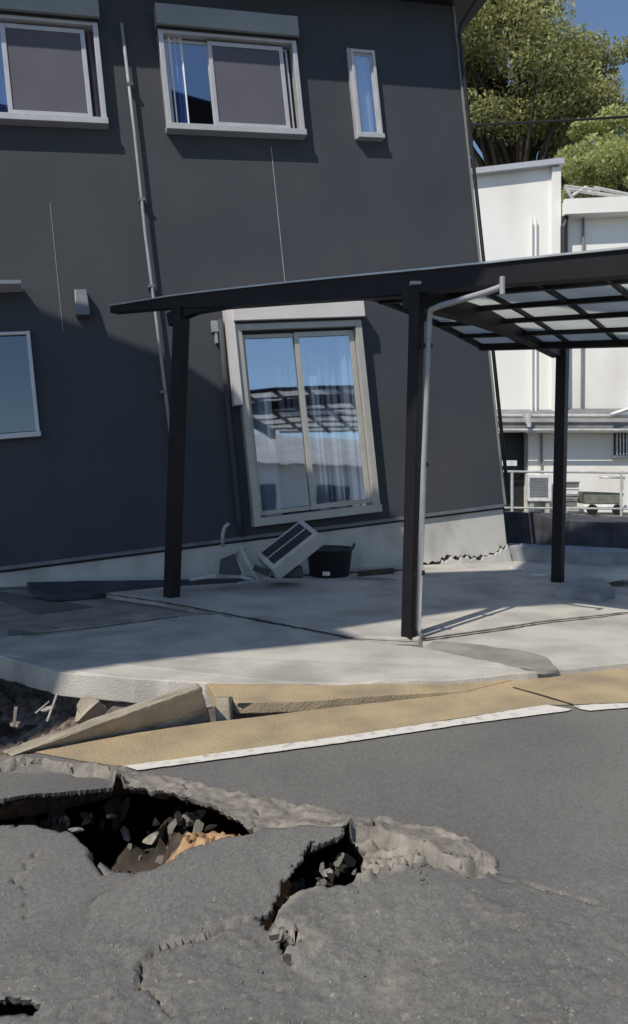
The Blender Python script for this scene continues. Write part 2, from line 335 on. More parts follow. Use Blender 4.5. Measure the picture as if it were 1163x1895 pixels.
# lips of the holes: edges that belong to one kept face get a broken wall under them
e = np.concatenate([q[:, [0, 1]], q[:, [1, 2]], q[:, [2, 3]], q[:, [3, 0]]]); es = np.sort(e, 1); key = es[:, 0]*(nx*ny)+es[:, 1]
u, first, cnt = np.unique(key, return_index=True, return_counts=True); be = e[first[cnt == 1]]
vx = V[be[:, 0]]; inner = (vx[:, 0] > X0+.01) & (vx[:, 0] < X1-.01) & (vx[:, 1] > Y0+.01) & (vx[:, 1] < Y1-.01); be = be[inner]
bv = np.unique(be); low = {int(v): i for i, v in enumerate(bv)}
nrm = len(V); thick = .055+.03*RNG.random(len(bv))+.03*fbm(V[bv, 0], V[bv, 1], 12, 3, 9)
def hs(x, y): return np.min([sdf(x, y, h) for h in HOLES], 0)
bx_, by_ = V[bv, 0], V[bv, 1]; gxh = hs(bx_+.03, by_)-hs(bx_-.03, by_); gyh = hs(bx_, by_+.03)-hs(bx_, by_-.03); gl = np.hypot(gxh, gyh)+1e-6
dirn = np.stack([gxh/gl, gyh/gl], -1)
jt = .010*fbm(bx_, by_, 25, 3, 12)[:, None]; thick *= .75
mid = V[bv].copy(); mid[:, 2] -= thick*.30; mid[:, :2] += dirn*(.010+jt)
lo = V[bv].copy(); lo[:, 2] -= thick; lo[:, :2] += dirn*(.075+jt)
VV = np.concatenate([V, mid, lo]); nb = len(bv)
fq = [tuple(int(i) for i in r) for r in q]
for a, b in be:
    ia, ib = low[int(a)], low[int(b)]
    fq.append((int(b), int(a), nrm+ia, nrm+ib)); fq.append((nrm+ib, nrm+ia, nrm+nb+ia, nrm+nb+ib))
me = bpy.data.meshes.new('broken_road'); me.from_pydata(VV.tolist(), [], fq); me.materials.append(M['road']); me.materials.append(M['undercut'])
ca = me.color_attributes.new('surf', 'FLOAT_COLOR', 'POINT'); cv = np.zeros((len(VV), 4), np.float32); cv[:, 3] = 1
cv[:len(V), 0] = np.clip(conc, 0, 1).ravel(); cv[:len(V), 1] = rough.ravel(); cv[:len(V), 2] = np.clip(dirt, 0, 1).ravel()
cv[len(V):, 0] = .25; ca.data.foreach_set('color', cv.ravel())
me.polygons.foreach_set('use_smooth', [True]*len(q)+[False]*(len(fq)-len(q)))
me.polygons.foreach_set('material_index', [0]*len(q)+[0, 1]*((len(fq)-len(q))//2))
tag_road = bpy.data.objects.new('broken_road', me); COL.objects.link(tag_road); tag(tag_road, kind='structure')
def hz(x, y):                                      # height of the road sheet
    i = int(round((y-Y0)/D)); j = int(round((x-X0)/D))
    return float(H[i, j]) if 0 <= i < ny and 0 <= j < nx else 0.0
# the washed-out void under the road
gxx, gyy = np.meshgrid(np.linspace(-2.6, 1.4, 140), np.linspace(1.25, 4.1, 110))
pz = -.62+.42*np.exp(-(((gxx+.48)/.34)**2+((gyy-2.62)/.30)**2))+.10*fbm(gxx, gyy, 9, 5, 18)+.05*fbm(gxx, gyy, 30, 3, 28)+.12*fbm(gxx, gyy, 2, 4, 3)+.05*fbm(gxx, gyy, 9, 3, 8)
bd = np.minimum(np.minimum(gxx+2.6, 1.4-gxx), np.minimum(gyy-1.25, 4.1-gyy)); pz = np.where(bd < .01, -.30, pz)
pv = np.stack([gxx, gyy, pz], -1).reshape(-1, 3).tolist(); pf = [(j*140+i, j*140+i+1, (j+1)*140+i+1, (j+1)*140+i) for j in range(109) for i in range(139)]
mb = MB(); mb.v = pv; mb.f = pf
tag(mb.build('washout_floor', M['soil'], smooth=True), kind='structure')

# tan gutter strip, painted line
def flat(name, pix, m, z, kind='structure'):
    r = random.Random(len(pix)); P = [G(x, y, z) for x, y in pix]; Q = []
    for a, b in zip(P, P[1:]+P[:1]):
        k = max(1, int((b-a).length/.03)); Q += [a.lerp(b, j/k)+Vector((r.gauss(0, .0011), r.gauss(0, .0011), 0))*(1 if j else 0) for j in range(k)]
    mb = MB(); mb.v = [tuple(p) for p in Q]; mb.f = [tuple(range(len(Q)))]
    return tag(mb.build(name, m), kind=kind)
flat('gutter_strip', [(64, 1392), (150, 1408), (232, 1419), (420, 1393), (663, 1359), (840, 1330), (1011, 1305), (1060, 1304), (1163, 1300), (1700, 1270), (1700, 1188), (1163, 1222), (1000, 1238), (864, 1278), (820, 1287), (600, 1311), (440, 1331), (400, 1335), (240, 1358)], M['tan'], .004)
flat('edge_line', [(228, 1417), (330, 1404), (420, 1391), (663, 1358), (860, 1328), (1011, 1304), (1058, 1312), (1052, 1315), (860, 1340), (663, 1370), (420, 1403), (255, 1425)], M['white'], .008)
flat('edge_line', [(1062, 1306), (1100, 1303), (1163, 1301), (1700, 1268), (1700, 1274), (1163, 1309), (1092, 1315), (1074, 1312)], M['white'], .008)

flat('gutter_joint', [(948, 1272), (1000, 1287), (1058, 1304), (1062, 1303), (1003, 1285), (952, 1271)], M['soil'], .0065)
# driveway slabs
def slab(name, pix, z, th, m, label, seed=0, amp=.004, tap=0.0, bev=.006):
    zs = z if isinstance(z, (list, tuple)) else [z]*len(pix)
    o = rough_solid([G(x, y, zz) for (x, y), zz in zip(pix, zs)], th, amp, seed=seed, taper=tap).build(name, m, bevel=bev)
    return o
tag(slab('driveway_slab', [(115, 1244), (250, 1256), (380, 1264), (620, 1265), (860, 1256), (997, 1243), (780, 1198), (655, 1183), (500, 1153), (400, 1137), (330, 1142), (150, 1166), (-60, 1185), (-500, 1190), (-60, 1200)],
    [.04]*15, .13, M['slab'], '', 3, amp=.009), kind='structure')
tag(slab('driveway_slab', [(170, 1094), (300, 1113), (420, 1135), (655, 1179), (775, 1181), (1010, 1147), (1163, 1131), (1700, 1100), (1700, 1000), (1163, 1000), (700, 1000), (500, 1066), (200, 1076)], .042, .2, M['slab'], '', 4), kind='structure')
tag(slab('driveway_slab', [(783, 1200), (1000, 1243), (1163, 1226), (1700, 1190), (1700, 1104), (1163, 1134), (1010, 1150), (860, 1172), (783, 1184)], .034, .2, M['slab'], '', 5), kind='structure')
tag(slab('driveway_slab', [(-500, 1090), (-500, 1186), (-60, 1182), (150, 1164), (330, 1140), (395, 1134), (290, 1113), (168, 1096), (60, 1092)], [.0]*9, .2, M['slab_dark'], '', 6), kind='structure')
tag(slab('driveway_slab', [(-500, 1010), (-500, 1088), (60, 1090), (165, 1094), (198, 1077), (500, 1067), (700, 1000)], [-.02]*7, .2, M['slab'], '', 6), kind='structure')
tag(slab('mortar_patch', [(790, 1198), (995, 1243), (1035, 1240), (1010, 1215), (960, 1203), (880, 1192), (800, 1186)], .040, .01, M['slab_dark'], '', 7, amp=.012, bev=0), kind='structure')
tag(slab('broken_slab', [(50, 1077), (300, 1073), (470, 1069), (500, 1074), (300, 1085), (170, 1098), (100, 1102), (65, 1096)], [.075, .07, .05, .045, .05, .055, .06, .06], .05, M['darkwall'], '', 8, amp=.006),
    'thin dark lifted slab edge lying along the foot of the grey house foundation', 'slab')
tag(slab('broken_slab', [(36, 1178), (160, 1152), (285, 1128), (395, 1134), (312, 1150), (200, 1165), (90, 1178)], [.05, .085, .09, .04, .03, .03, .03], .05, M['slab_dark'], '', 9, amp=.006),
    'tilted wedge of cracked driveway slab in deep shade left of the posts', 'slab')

def joint(pix, w, z=.048):
    P = [G(x, y, z) for x, y in pix]; r = random.Random(len(pix)); A_ = []; B_ = []
    Q = []
    for a, b in zip(P, P[1:]):
        k = max(1, int((b-a).length/.05)); Q += [a.lerp(b, j/k) for j in range(k)]
    Q.append(P[-1]); d = (P[-1]-P[0]).normalized(); n = Vector((-d.y, d.x, 0))
    for q_ in Q: o = r.gauss(0, w*.2); h = w*(.5+.25*r.random()); A_.append(tuple(q_+n*(o+h))); B_.append(tuple(q_+n*(o-h)))
    mb = MB(); mb.v = A_+B_; m = len(Q); mb.f = [(i, i+1, m+i+1, m+i) for i in range(m-1)]; tag(mb.build('slab_joint', M['soil']), kind='structure')
joint([(172, 1096), (300, 1114), (420, 1136), (655, 1181)], .030); joint([(783, 1182), (900, 1167), (1010, 1150), (1163, 1133), (1600, 1108)], .022); joint([(655, 1182), (775, 1188)], .014)
joint([(40, 1176), (160, 1163), (330, 1141)], .02, .095)
# lifted lip of the gutter below the slab, stones and the tilted curb block
tag(rough_solid([G(382, 1264, .045), G(600, 1267, .035), G(862, 1258, .02), G(995, 1246, .012), G(864, 1277, .012), G(700, 1287, .020), (G(560, 1297, .028)), G(440, 1300, .035), G(400, 1288, .045)], .055, .004, seed=10).build('gutter_block', M['tan'], bevel=.005),
    'long flat tan gutter block lifted along the front edge of the concrete driveway', 'curb block')
mb = MB(); a = G(-10, 1404, .012); b = G(60, 1394, .0)
p = [G(20, 1398, -.03), G(400, 1342, -.10), at(395, 1340, 3.75), at(0, 1385, 3.3), at(30, 1393, 2.92), at(391, 1300, 3.30), at(366, 1262, 3.42), at(8, 1391, 2.99)]
mb.quadbox([at(30, 1404, 2.92), at(392, 1346, 3.36), at(392, 1340, 3.60), at(0, 1394, 3.2), at(20, 1399, 2.86), at(372, 1270, 3.20), at(366, 1262, 3.40), at(2, 1390, 3.10)])
me2 = mb.build('curb_block', M['tanstone'], bevel=.012)
s = me2.modifiers.new('sub', 'SUBSURF'); s.subdivision_type = 'SIMPLE'; s.levels = s.render_levels = 5
tx = bpy.data.textures.new('lumps', 'CLOUDS'); tx.noise_scale = .08
dm = me2.modifiers.new('rough', 'DISPLACE'); dm.texture = tx; dm.strength = .018; dm.mid_level = .5
tag(me2, 'long concrete curb block tipped up at its right end beside the tan gutter', 'curb block')

def chunk(name, c, r, m, seed, sq=(1, 1, 1), rot=0.0):
    rr = random.Random(seed); bm = bmesh.new(); bmesh.ops.create_icosphere(bm, subdivisions=2, radius=1)
    pl = [(Vector((rr.gauss(0, 1), rr.gauss(0, 1), rr.gauss(0, 1))).normalized(), rr.uniform(.30, .62)) for _ in range(11)]
    for v in bm.verts:
        for n, d in pl:
            k = v.co.dot(n)-d
            if k > 0: v.co -= n*k
        v.co += Vector((rr.uniform(-.04, .04),)*1+(rr.uniform(-.04, .04), rr.uniform(-.04, .04)))
    bmesh.ops.scale(bm, vec=Vector(sq)*r, verts=bm.verts[:])
    me = bpy.data.meshes.new(name); bm.to_mesh(me); bm.free(); me.materials.append(m)
    o = bpy.data.objects.new(name, me); COL.objects.link(o); o.location = c; o.rotation_euler = (rr.uniform(-.3, .3), rr.uniform(-.3, .3), rot or rr.uniform(0, 6)); return o
# footing lump and stones beside it
o = chunk('concrete_lump', G(160, 1322, -.10)+Vector((0, .10, 0)), .17, M['tanstone'], 5, (.95, .5, .62), .1)
o.rotation_euler = (0, 0, .15); tag(o, 'rounded pale concrete lump under the broken left corner of the driveway slab', 'concrete lump')
o = MB().quadbox([at(400, 1337, 3.34), at(428, 1336, 3.34), at(436, 1336, 3.5), at(404, 1337, 3.5), at(398, 1292, 3.38), at(424, 1290, 3.36), at(432, 1288, 3.5), at(400, 1288, 3.5)]).build('curb_stone', M['tanstone'], bevel=.01)
tag(o, 'small upright pale stone standing in the gap right of the tilted curb block', 'stone')
o = MB().quadbox([at(438, 1340, 3.56), at(600, 1326, 3.76), at(600, 1322, 3.9), at(438, 1336, 3.8), at(438, 1300, 3.40), at(600, 1300, 3.60), at(600, 1303, 3.8), at(438, 1304, 3.7)]).build('curb_stone', M['block'], bevel=.01)
tag(o, 'grey curb stone sunk in the dark gap under the tan gutter block', 'stone')
# rubble: larger ones individually
big = [('rusty pink broken brick piece at the left end of the sunken gutter', (30, 1342, -.10), .06, M['pinkdeb']), ('pale jagged splinter of concrete sticking up under the slab edge', (92, 1310, -.09), .05, M['rubble']),
       ('pale chunk of concrete lit inside the large hole near its far side', (232, 1540, -.19), .05, M['block']), ('long pale chunk of concrete slanting down inside the middle of the large hole', (282, 1550, -.21), .075, M['rubble']),
       ('pinkish pale chunk of concrete at the right side of the large hole', (325, 1588, -.13), .09, M['pinkdeb']), ('grey stone wedged in the left end of the large hole', (140, 1536, -.06), .04, M['block']),
       ('pale rock jammed upright in the narrow crack right of the large hole', (603, 1615, -.04), .045, M['rubble']), ('pale flat stone at the right lip of the narrow crack', (690, 1634, .01), .045, M['rubble'])]
for k, (lb, (x, y, z), r, m) in enumerate(big):
    o = chunk('concrete_chunk', G(x, y, z), r, m, 50+k, (1.1, .6, .42)); tag(o, lb, 'rubble')
small = []
rr = random.Random(3)
for k in range(46):                                  # sunken gutter
    small.append((rr.uniform(0, 115), rr.uniform(1318, 1392), rr.uniform(.010, .026), M['pinkdeb'] if k % 3 else M['rubble']))
for k in range(34): small.append((rr.uniform(655, 800), 0, rr.uniform(.006, .016), M['rubble']))
for k in range(14): small.append((rr.uniform(800, 930), 0, rr.uniform(.004, .011), M['rubble']))
protos = [chunk('rubble_piece', (0, 0, 0), 1, m, 200+i, (1, .8, .6)) for i, m in enumerate((M['pinkdeb'], M['rubble'], M['rubble']))]
packm = [M['asphalt_lump'], M['rubble'], M['asphalt_lump'], M['brownlump']]
PK = []
for k in range(44):                                  # far and left side of the large hole
    t = rr.random(); x = 0+460*t; yt = np.interp(x, [0, 120, 226, 362, 465], [1532, 1500, 1472, 1504, 1560]); PK.append((x, yt+rr.uniform(4, 46)*(1-.6*abs(t-.45)), -rr.uniform(.05, .16), rr.uniform(.02, .055), 'broken asphalt lump wedged under the far edge of the large hole', 'lumps along the far edge of the large hole'))
for k in range(40):
    t = rr.random(); PK.append((510+160*t, 1692-112*t+rr.uniform(-22, 16), -rr.uniform(.02, .10), rr.uniform(.012, .036), 'broken asphalt lump packed in the narrow crack', 'lumps in the narrow crack'))
for k in range(18): PK.append((rr.uniform(335, 462), rr.uniform(1545, 1588), -.03, rr.uniform(.008, .02), 'clod of orange soil on the orange patch in the large hole', 'orange clods in the large hole'))
pk = [chunk('asphalt_lump', (0, 0, 0), 1, m, 300+i, (1.1, .75, .5)) for i, m in enumerate(packm)]
for k, (x, y, z, r, lb, gr) in enumerate(PK):
    o = pk[k] if k < 4 else pk[k % 4].copy()
    if k >= 4: COL.objects.link(o)
    o.location = G(x, y, z)
    if 'clod' in lb: o.name = 'soil_clod'; o.data = o.data.copy(); o.data.materials[0] = M['orange']
    o.scale = (r*rr.uniform(.7, 1.4), r, r*rr.uniform(.6, 1.2)); o.rotation_euler = (rr.uniform(0, 6), rr.uniform(0, 6), rr.uniform(0, 6)); tag(o, lb, 'rubble', gr)
used = set()
for k in range(90):                                  # stones on the soil heap in the washed-out hole
    x, y = rr.uniform(-1.05, -.15), rr.uniform(2.36, 3.0); i = min(139, max(0, int(round((x+2.6)/4.0*139)))); j = min(109, max(0, int(round((y-1.25)/2.85*109))))
    r = rr.uniform(.008, .03); i_ = 1+k % 2
    if i_ not in used: o = protos[i_]; used.add(i_)
    else: o = protos[i_].copy(); COL.objects.link(o)
    o.location = (x, y, float(pz[j, i])+r*.3); o.scale = (r, r, r*.8); o.rotation_euler = (rr.uniform(0, 6), rr.uniform(0, 6), rr.uniform(0, 6))
    tag(o, 'small stone on the dark soil heap inside the large hole', 'rubble', 'stones on the soil heap in the hole')
for k, (x, y, r, m) in enumerate(small):
    if not y: y = 1575+(x-655)*.30+rr.uniform(0, 42) if x < 800 else 1608+rr.uniform(0, 16)
    g = G(x, y); i = 0 if m is M['pinkdeb'] else 1+k % 2
    if y < 1400: g = G(x, y, -.2); z = hz(g.x, g.y)
    else: z = hz(g.x, g.y)
    if i not in used: o = protos[i]; used.add(i)
    else: o = protos[i].copy(); COL.objects.link(o)
    o.location = (g.x, g.y, z+r*.3); o.scale = (r,)*3; o.rotation_euler = (rr.uniform(0, 6), rr.uniform(0, 6), rr.uniform(0, 6))
    tag(o, 'small broken piece in the sunken gutter left of the curb block' if y < 1400 else 'small pale crumb on the broken road edge right of the crack', 'rubble', 'rubble in the sunken gutter' if y < 1400 else 'crumbs along the broken road edge')
# slivers of broken wood and pipe standing in the void at the left
for k, (x0, y0, x1, y1, w, lb) in enumerate(((88, 1335, 106, 1285, .012, 'thin pale splinter leaning steeply against the slab in the sunken gutter'), (66, 1320, 92, 1298, .009, 'short pale splinter lying crosswise in the sunken gutter rubble'), (26, 1345, 30, 1308, .014, 'rusty short stake standing at the left edge in the sunken gutter'))):
    o = MB().bar(at(x0, y0, 3.45), at(x1, y1, 3.5), w, w*.6).build('splinter', M['pinkdeb'] if k == 2 else M['rubble']); tag(o, lb, 'debris')
# orange soil inside the hole
SO = [(335, 1550), (350, 1538), (400, 1536), (466, 1550), (490, 1566), (450, 1600), (392, 1606), (352, 1578)]
pts = [tuple(G(x, y, -.05)[:2]) for x, y in SO]; sx, sy = np.meshgrid(np.linspace(-.56, -.02, 60), np.linspace(2.0, 2.85, 70)); s_ = sdf(sx+fbm(sx, sy, 16, 3, 4)*.03, sy+fbm(sx, sy, 16, 3, 5)*.03, pts)
sz = -.045-np.clip(s_+.02, 0, 1)*1.3+.05*fbm(sx, sy, 16, 5, 6, .65); mb = MB(); mb.v = np.stack([sx, sy, sz], -1).reshape(-1, 3).tolist()
mb.f = [(j*60+i, j*60+i+1, (j+1)*60+i+1, (j+1)*60+i) for j in range(69) for i in range(59) if sz[j, i] > -.5]
tag(mb.build('orange_soil', M['orange'], smooth=True), 'patch of bright orange soil exposed at the right end of the large hole', 'soil', kind='stuff')
# loose grit on the worn asphalt
mb = MB(); rr = random.Random(9)
for k in range(1800):
    x = rr.uniform(-40, 1200); y = 1500+395*rr.random()**.7
    if y < 1640 and not (480 < x < 960 and rr.random() < .5): continue
    if any(sdf(np.array([[G(x, y).x]]), np.array([[G(x, y).y]]), h)[0, 0] < .02 for h in HOLES): continue
    g = G(x, y); r = rr.uniform(.0012, .0042)*(1.6 if rr.random() < .05 else 1); z = hz(g.x, g.y)
    k0 = len(mb.v); a0 = rr.uniform(0, 6)
    for j in range(4): mb.v.append((g.x+r*math.cos(a0+j*1.6)*rr.uniform(.7, 1.3), g.y+r*math.sin(a0+j*1.6)*rr.uniform(.7, 1.3), z-.001))
    mb.v.append((g.x, g.y, z+r*.9)); mb.f += [(k0, k0+1, k0+4), (k0+1, k0+2, k0+4), (k0+2, k0+3, k0+4), (k0+3, k0, k0+4)]
tag(mb.build('grit', M['gritm']), 'loose pale grit scattered over the worn asphalt', 'grit', kind='stuff')

# ------------------------------------------------------------------ the leaning house
yw, pt, rl = .30408471, -.03667935, -.09542836
R_ = Matrix.Rotation(yw, 3, 'Z') @ Matrix.Rotation(pt, 3, 'X') @ Matrix.Rotation(rl, 3, 'Y')
O = at(560, 950, 8.0)
MW = R_.to_4x4(); MW.translation = O
ha, hn, hb = R_.col[0], R_.col[1], R_.col[2]
def hw(x, y, off=0.0):                                # photo pixel -> wall coordinates on a plane 'off' in front of the wall
    r = Vector(((x-PX)/F, 1, (PY-y)/F)); e = Vector((0, 0, EYE)); t = ((O-hn*off-e).dot(hn))/r.dot(hn); d = e+r*t-O; return d.dot(ha), d.dot(hb)
house = empty('house', label='dark grey two storey house leaning left above a cracked concrete foundation', cat='house', mw=MW)
UL, UR, VB, VT = -7.5, 2.52, -.17, 5.86
wins = {'a': (-1.06, .46, 4.19, 5.25), 'b': (-3.15, -1.67, 4.20, 5.24), 'c': (1.10, 1.41, 4.18, 5.19), 'd': (-.575, .885, -.04, 2.10), 'e': (-3.6, -2.61, 1.10, 2.09)}
us = sorted({UL, UR, *[w[0]+.03 for w in wins.values()], *[w[1]-.03 for w in wins.values()]}); vs = sorted({VB, VT, *[w[2]+.03 for w in wins.values()], *[w[3]-.03 for w in wins.values()]})
mb = MB(); vid = {}
def vv(u, n, v):
    k = (round(u, 4), round(n, 4), round(v, 4))
    if k not in vid: vid[k] = len(mb.v); mb.v.append(k)
    return vid[k]
def hole(u, v): return any(w[0]+.03 < u < w[1]-.03 and w[2]+.03 < v < w[3]-.03 for w in wins.values())
for i in range(len(us)-1):
    for j in range(len(vs)-1):
        if hole((us[i]+us[i+1])/2, (vs[j]+vs[j+1])/2): continue
        mb.f.append((vv(us[i], 0, vs[j]), vv(us[i+1], 0, vs[j]), vv(us[i+1], 0, vs[j+1]), vv(us[i], 0, vs[j+1])))
mb.box(UR-.06, UR, .0005, 7, VB, VT); mb.box(UL, UL+.06, .0005, 7, VB, VT); mb.box(UL, UR, 7, 7.1, VB, VT)
w_ = mb.build('wall', M['siding'], house)
def seam(u, v0, v1, w=.006, d=.004): return MB().box(u-w/2, u+w/2, -d, .0, v0, v1)
MB().box(.066, .074, -.006, 0, 2.4, 4.05).build('panel_joint', M['pipe'], house)
MB().box(-2.30, -2.294, -.004, 0, 2.1, 3.4).build('panel_joint', M['shutter'], house)
MB().box(UR, UR+.02, -.018, .1, VB, VT).build('corner_trim', M['shutter'], house)
# roof with its eave
ro = MB()
ro.quadbox([(UL-.4, -.45, VT), (UR+.38, -.45, VT), (UR+.38, 7.5, VT), (UL-.4, 7.5, VT), (UL-.4, -.45, VT+.16), (UR+.38, -.45, VT+.16), (UR+.38, 7.5, VT+.16), (UL-.4, 7.5, VT+.16)])
ro.quadbox([(UL-.35, -.40, VT+.162), (UR+.33, -.40, VT+.162), (UR+.33, 7.4, VT+.162), (UL-.35, 7.4, VT+.162), (UL-.2, 3.4, VT+1.5), (UR+.2, 3.4, VT+1.5), (UR+.2, 3.6, VT+1.5), (UL-.2, 3.6, VT+1.5)])
ro.build('roof', M['eave'], house)
MB().tube([(UL-.4, -.49, VT+.06), (UR+.40, -.49, VT+.06)], .05).build('gutter', M['eave'], house)
MB().tube([(UR+.18, -.46, VT+.02), (UR+.17, -.44, VT-.06), (UR+.05, -.10, VT-.26), (UR+.03, -.05, VT-.36), (UR+.04, -.045, 2.5), (UR+.04, -.045, VB)], .022).build('downpipe', M['eave'], house, smooth=True)
# base flashing and foundation, split along its crack
MB().box(UL, UR+.01, -.035, -.001, VB-.035, VB).build('base_flashing', M['flash'], house)
MB().box(UL, UR-.004, -.004, -.001, VB-.06, VB-.036).build('drip_joint', M['black'], house)
fo = empty('foundation'); fo.parent = house
_r = random.Random(4); ck = []; ck2 = []; _n = 46
for k in range(_n):
    u = 1.15+(2.505-1.15)*k/(_n-1); base = float(np.interp(u, [1.15, 1.4, 1.6, 1.8, 2.0, 2.2, 2.35, 2.505], [-.76, -.745, -.73, -.69, -.755, -.765, -.725, -.66]))
    v = base+_r.gauss(0, .012)+(.03 if _r.random() < .2 else 0); ck.append((u, v)); ck2.append((u, v-abs(_r.gauss(.006, .018))-.003-(.035 if _r.random() < .25 or u < 1.75 else 0)))
top_o = [(UL, VB-.061), (UR-.015, VB-.061), (2.505, -.66)]+ck[::-1]+[(1.15, -1.5), (UL, -1.5)]
mb = MB(); mb.prism([(u, .01, v) for u, v in top_o], [(u, 1.2, v) for u, v in top_o]); f1 = mb.build('foundation_wall', M['found'], fo)
lo_o = ck2+[(2.53, -.80), (2.54, -.86), (2.50, -.90), (2.2, -.935), (1.9, -.95), (1.6, -.96), (1.4, -.97), (1.17, -1.4)]
mb = MB(); mb.prism([(u, -.012, v) for u, v in lo_o], [(u, 1.1, v) for u, v in lo_o]); mb.build('broken_footing', M['found'], fo, label='chipped lower piece of the foundation under a jagged crack')
# shutter boxes and windows
def window(wall, label, u0, u1, v0, v1, fw, depth, box=None, mull=(), mat_f='alu', boxm='shutter'):
    f = MB(); f.box(u0, u0+fw, -depth, .03, v0, v1); f.box(u1-fw, u1, -depth, .03, v0, v1)
    f.box(u0+fw, u1-fw, -depth+.002, .03, v1-fw, v1-.002); f.box(u0-.01, u1+.01, -depth-.02, .03, v0-.025, v0+fw*.8)
    o = f.build('window', M[mat_f], house, bevel=.004, label=label)
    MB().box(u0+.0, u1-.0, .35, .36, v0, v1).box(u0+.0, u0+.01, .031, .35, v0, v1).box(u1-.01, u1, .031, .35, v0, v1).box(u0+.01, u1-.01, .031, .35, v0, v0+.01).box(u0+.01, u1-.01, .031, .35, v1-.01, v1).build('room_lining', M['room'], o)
    if box:
        MB().box(box[0], box[1], -depth-.06, 0, box[2], box[3]).build('shutter_box', M[boxm], o, bevel=.006)
        MB().box(box[0]+.01, box[1]-.01, -depth-.02, 0, box[2]-.022, box[2]-.001).build('shutter_slot', M['black'], o)
    return o
def sash(par, u0, u1, v0, v1, n, w, m='alu', d=.022):
    MB().box(u0, u0+w, n, n+d, v0, v1).box(u1-w, u1, n, n+d, v0, v1).box(u0+w, u1-w, n, n+d, v0, v0+w).box(u0+w, u1-w, n, n+d, v1-w, v1).build('sash', M[m], par, bevel=.003)
def pane(par, u0, u1, v0, v1, n, m):
    MB().box(u0, u1, n, n+.005, v0, v1).build('pane', m, par)
def curtain(par, u0, u1, v0, v1, n, m, folds, amp=.018):
    mb = MB(); k = max(10, int(folds*10))
    for i in range(k+1):
        t = i/k; u = u0+(u1-u0)*t; q = n+amp*math.sin(t*folds*2*math.pi)+amp*.5*math.sin(t*folds*3.7+1)
        mb.v += [(u, q, v0), (u+.01*math.sin(i), q-.012, v1)]
    mb.f = [(2*i, 2*i+2, 2*i+3, 2*i+1) for i in range(k)]; mb.build('curtain', m, par, smooth=True)
# upper right window
w = window(house, 'upper window in the middle of the wall with its left sash showing blue glass', -1.06, .45, 4.17, 5.22, .05, .11, (-1.075, .475, 5.225, 5.44))
sash(w, -1.0, -.52, 4.23, 5.15, -.03, .03); pane(w, -.97, -.55, 4.26, 5.12, -.02, GL2)
sash(w, -.54, .30, 4.23, 5.15, -.06, .045); MB().box(-.495, .255, -.05, -.047, 4.28, 5.1).build('insect_screen', M['screen'], w)
MB().box(-.36, -.335, -.046, -.03, 4.25, 5.12).build('sash_stile', M['alu'], w)
sash(w, .22, .36, 4.23, 5.15, -.02, .025); curtain(w, -.99, -.80, 4.22, 5.2, .0, M['curtain'], 3)
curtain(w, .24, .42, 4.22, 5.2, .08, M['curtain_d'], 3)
# upper left window
w = window(house, 'upper window at the left edge of the wall', -3.15, -1.665, 4.19, 5.23, .05, .11, (-3.17, -1.64, 5.235, 5.44))
sash(w, -3.1, -2.30, 4.25, 5.16, -.03, .03); pane(w, -3.07, -2.33, 4.28, 5.13, -.02, GL2); curtain(w, -3.05, -2.4, 4.22, 5.2, .08, M['curtain'], 5)
sash(w, -2.60, -1.80, 4.25, 5.16, -.06, .045); MB().box(-2.555, -1.845, -.05, -.047, 4.3, 5.12).build('insect_screen', M['screen'], w)
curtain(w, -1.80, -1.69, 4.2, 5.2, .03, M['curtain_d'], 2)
MB().box(-2.47, -2.445, -.046, -.03, 4.27, 5.1).build('sash_stile', M['alu'], w)
# narrow window
w = window(house, 'narrow upright window near the right corner', 1.10, 1.40, 4.19, 5.19, .035, .08)
MB().box(1.075, 1.10, -.05, .0, 4.17, 5.21).build('side_flange', M['alu'], w); sash(w, 1.14, 1.365, 4.23, 5.155, -.05, .02); pane(w, 1.16, 1.345, 4.25, 5.135, -.04, GL); curtain(w, 1.14, 1.36, 4.2, 5.18, .05, M['curtain'], 2)
# low window at the left
w = window(house, 'lower window at the left edge of the wall', -3.6, -2.605, 1.08, 2.10, .035, .06)
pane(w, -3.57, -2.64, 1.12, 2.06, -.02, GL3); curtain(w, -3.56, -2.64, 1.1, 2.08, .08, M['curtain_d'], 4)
# tall sliding door window
w = window(house, 'tall sliding window with reflections and curtains under a pale shutter box', -.575, .87, -.05, 2.085, .075, .14, (-.59, .72+.18, 2.10, 2.30), mat_f='alu_tan', boxm='shutter_w')
MB().box(-.66, -.575, -.17, 0, 1.22, 2.31).build('shutter_guide', M['shutter_w'], w)
MB().box(-.50, .79, -.075, -.02, 1.985, 2.01).build('head_track', M['black'], w)
sash(w, -.50, .14, .03, 1.98, -.045, .045, 'alu_tan'); pane(w, -.455, .10, .08, 1.93, -.035, GL)
sash(w, .09, .79, .03, 1.98, -.072, .055, 'alu_tan'); pane(w, .145, .735, .09, 1.92, -.06, GL)
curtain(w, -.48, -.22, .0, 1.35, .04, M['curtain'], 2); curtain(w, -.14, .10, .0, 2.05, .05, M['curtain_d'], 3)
curtain(w, .14, .76, .0, 2.0, .10, M['curtain_m'], 7, .03); curtain(w, .22, .34, .0, 1.5, .03, M['curtain'], 2); curtain(w, .44, .54, .0, 1.1, .04, M['curtain'], 2); curtain(w, .62, .78, .0, 2.0, .03, M['curtain'], 2)
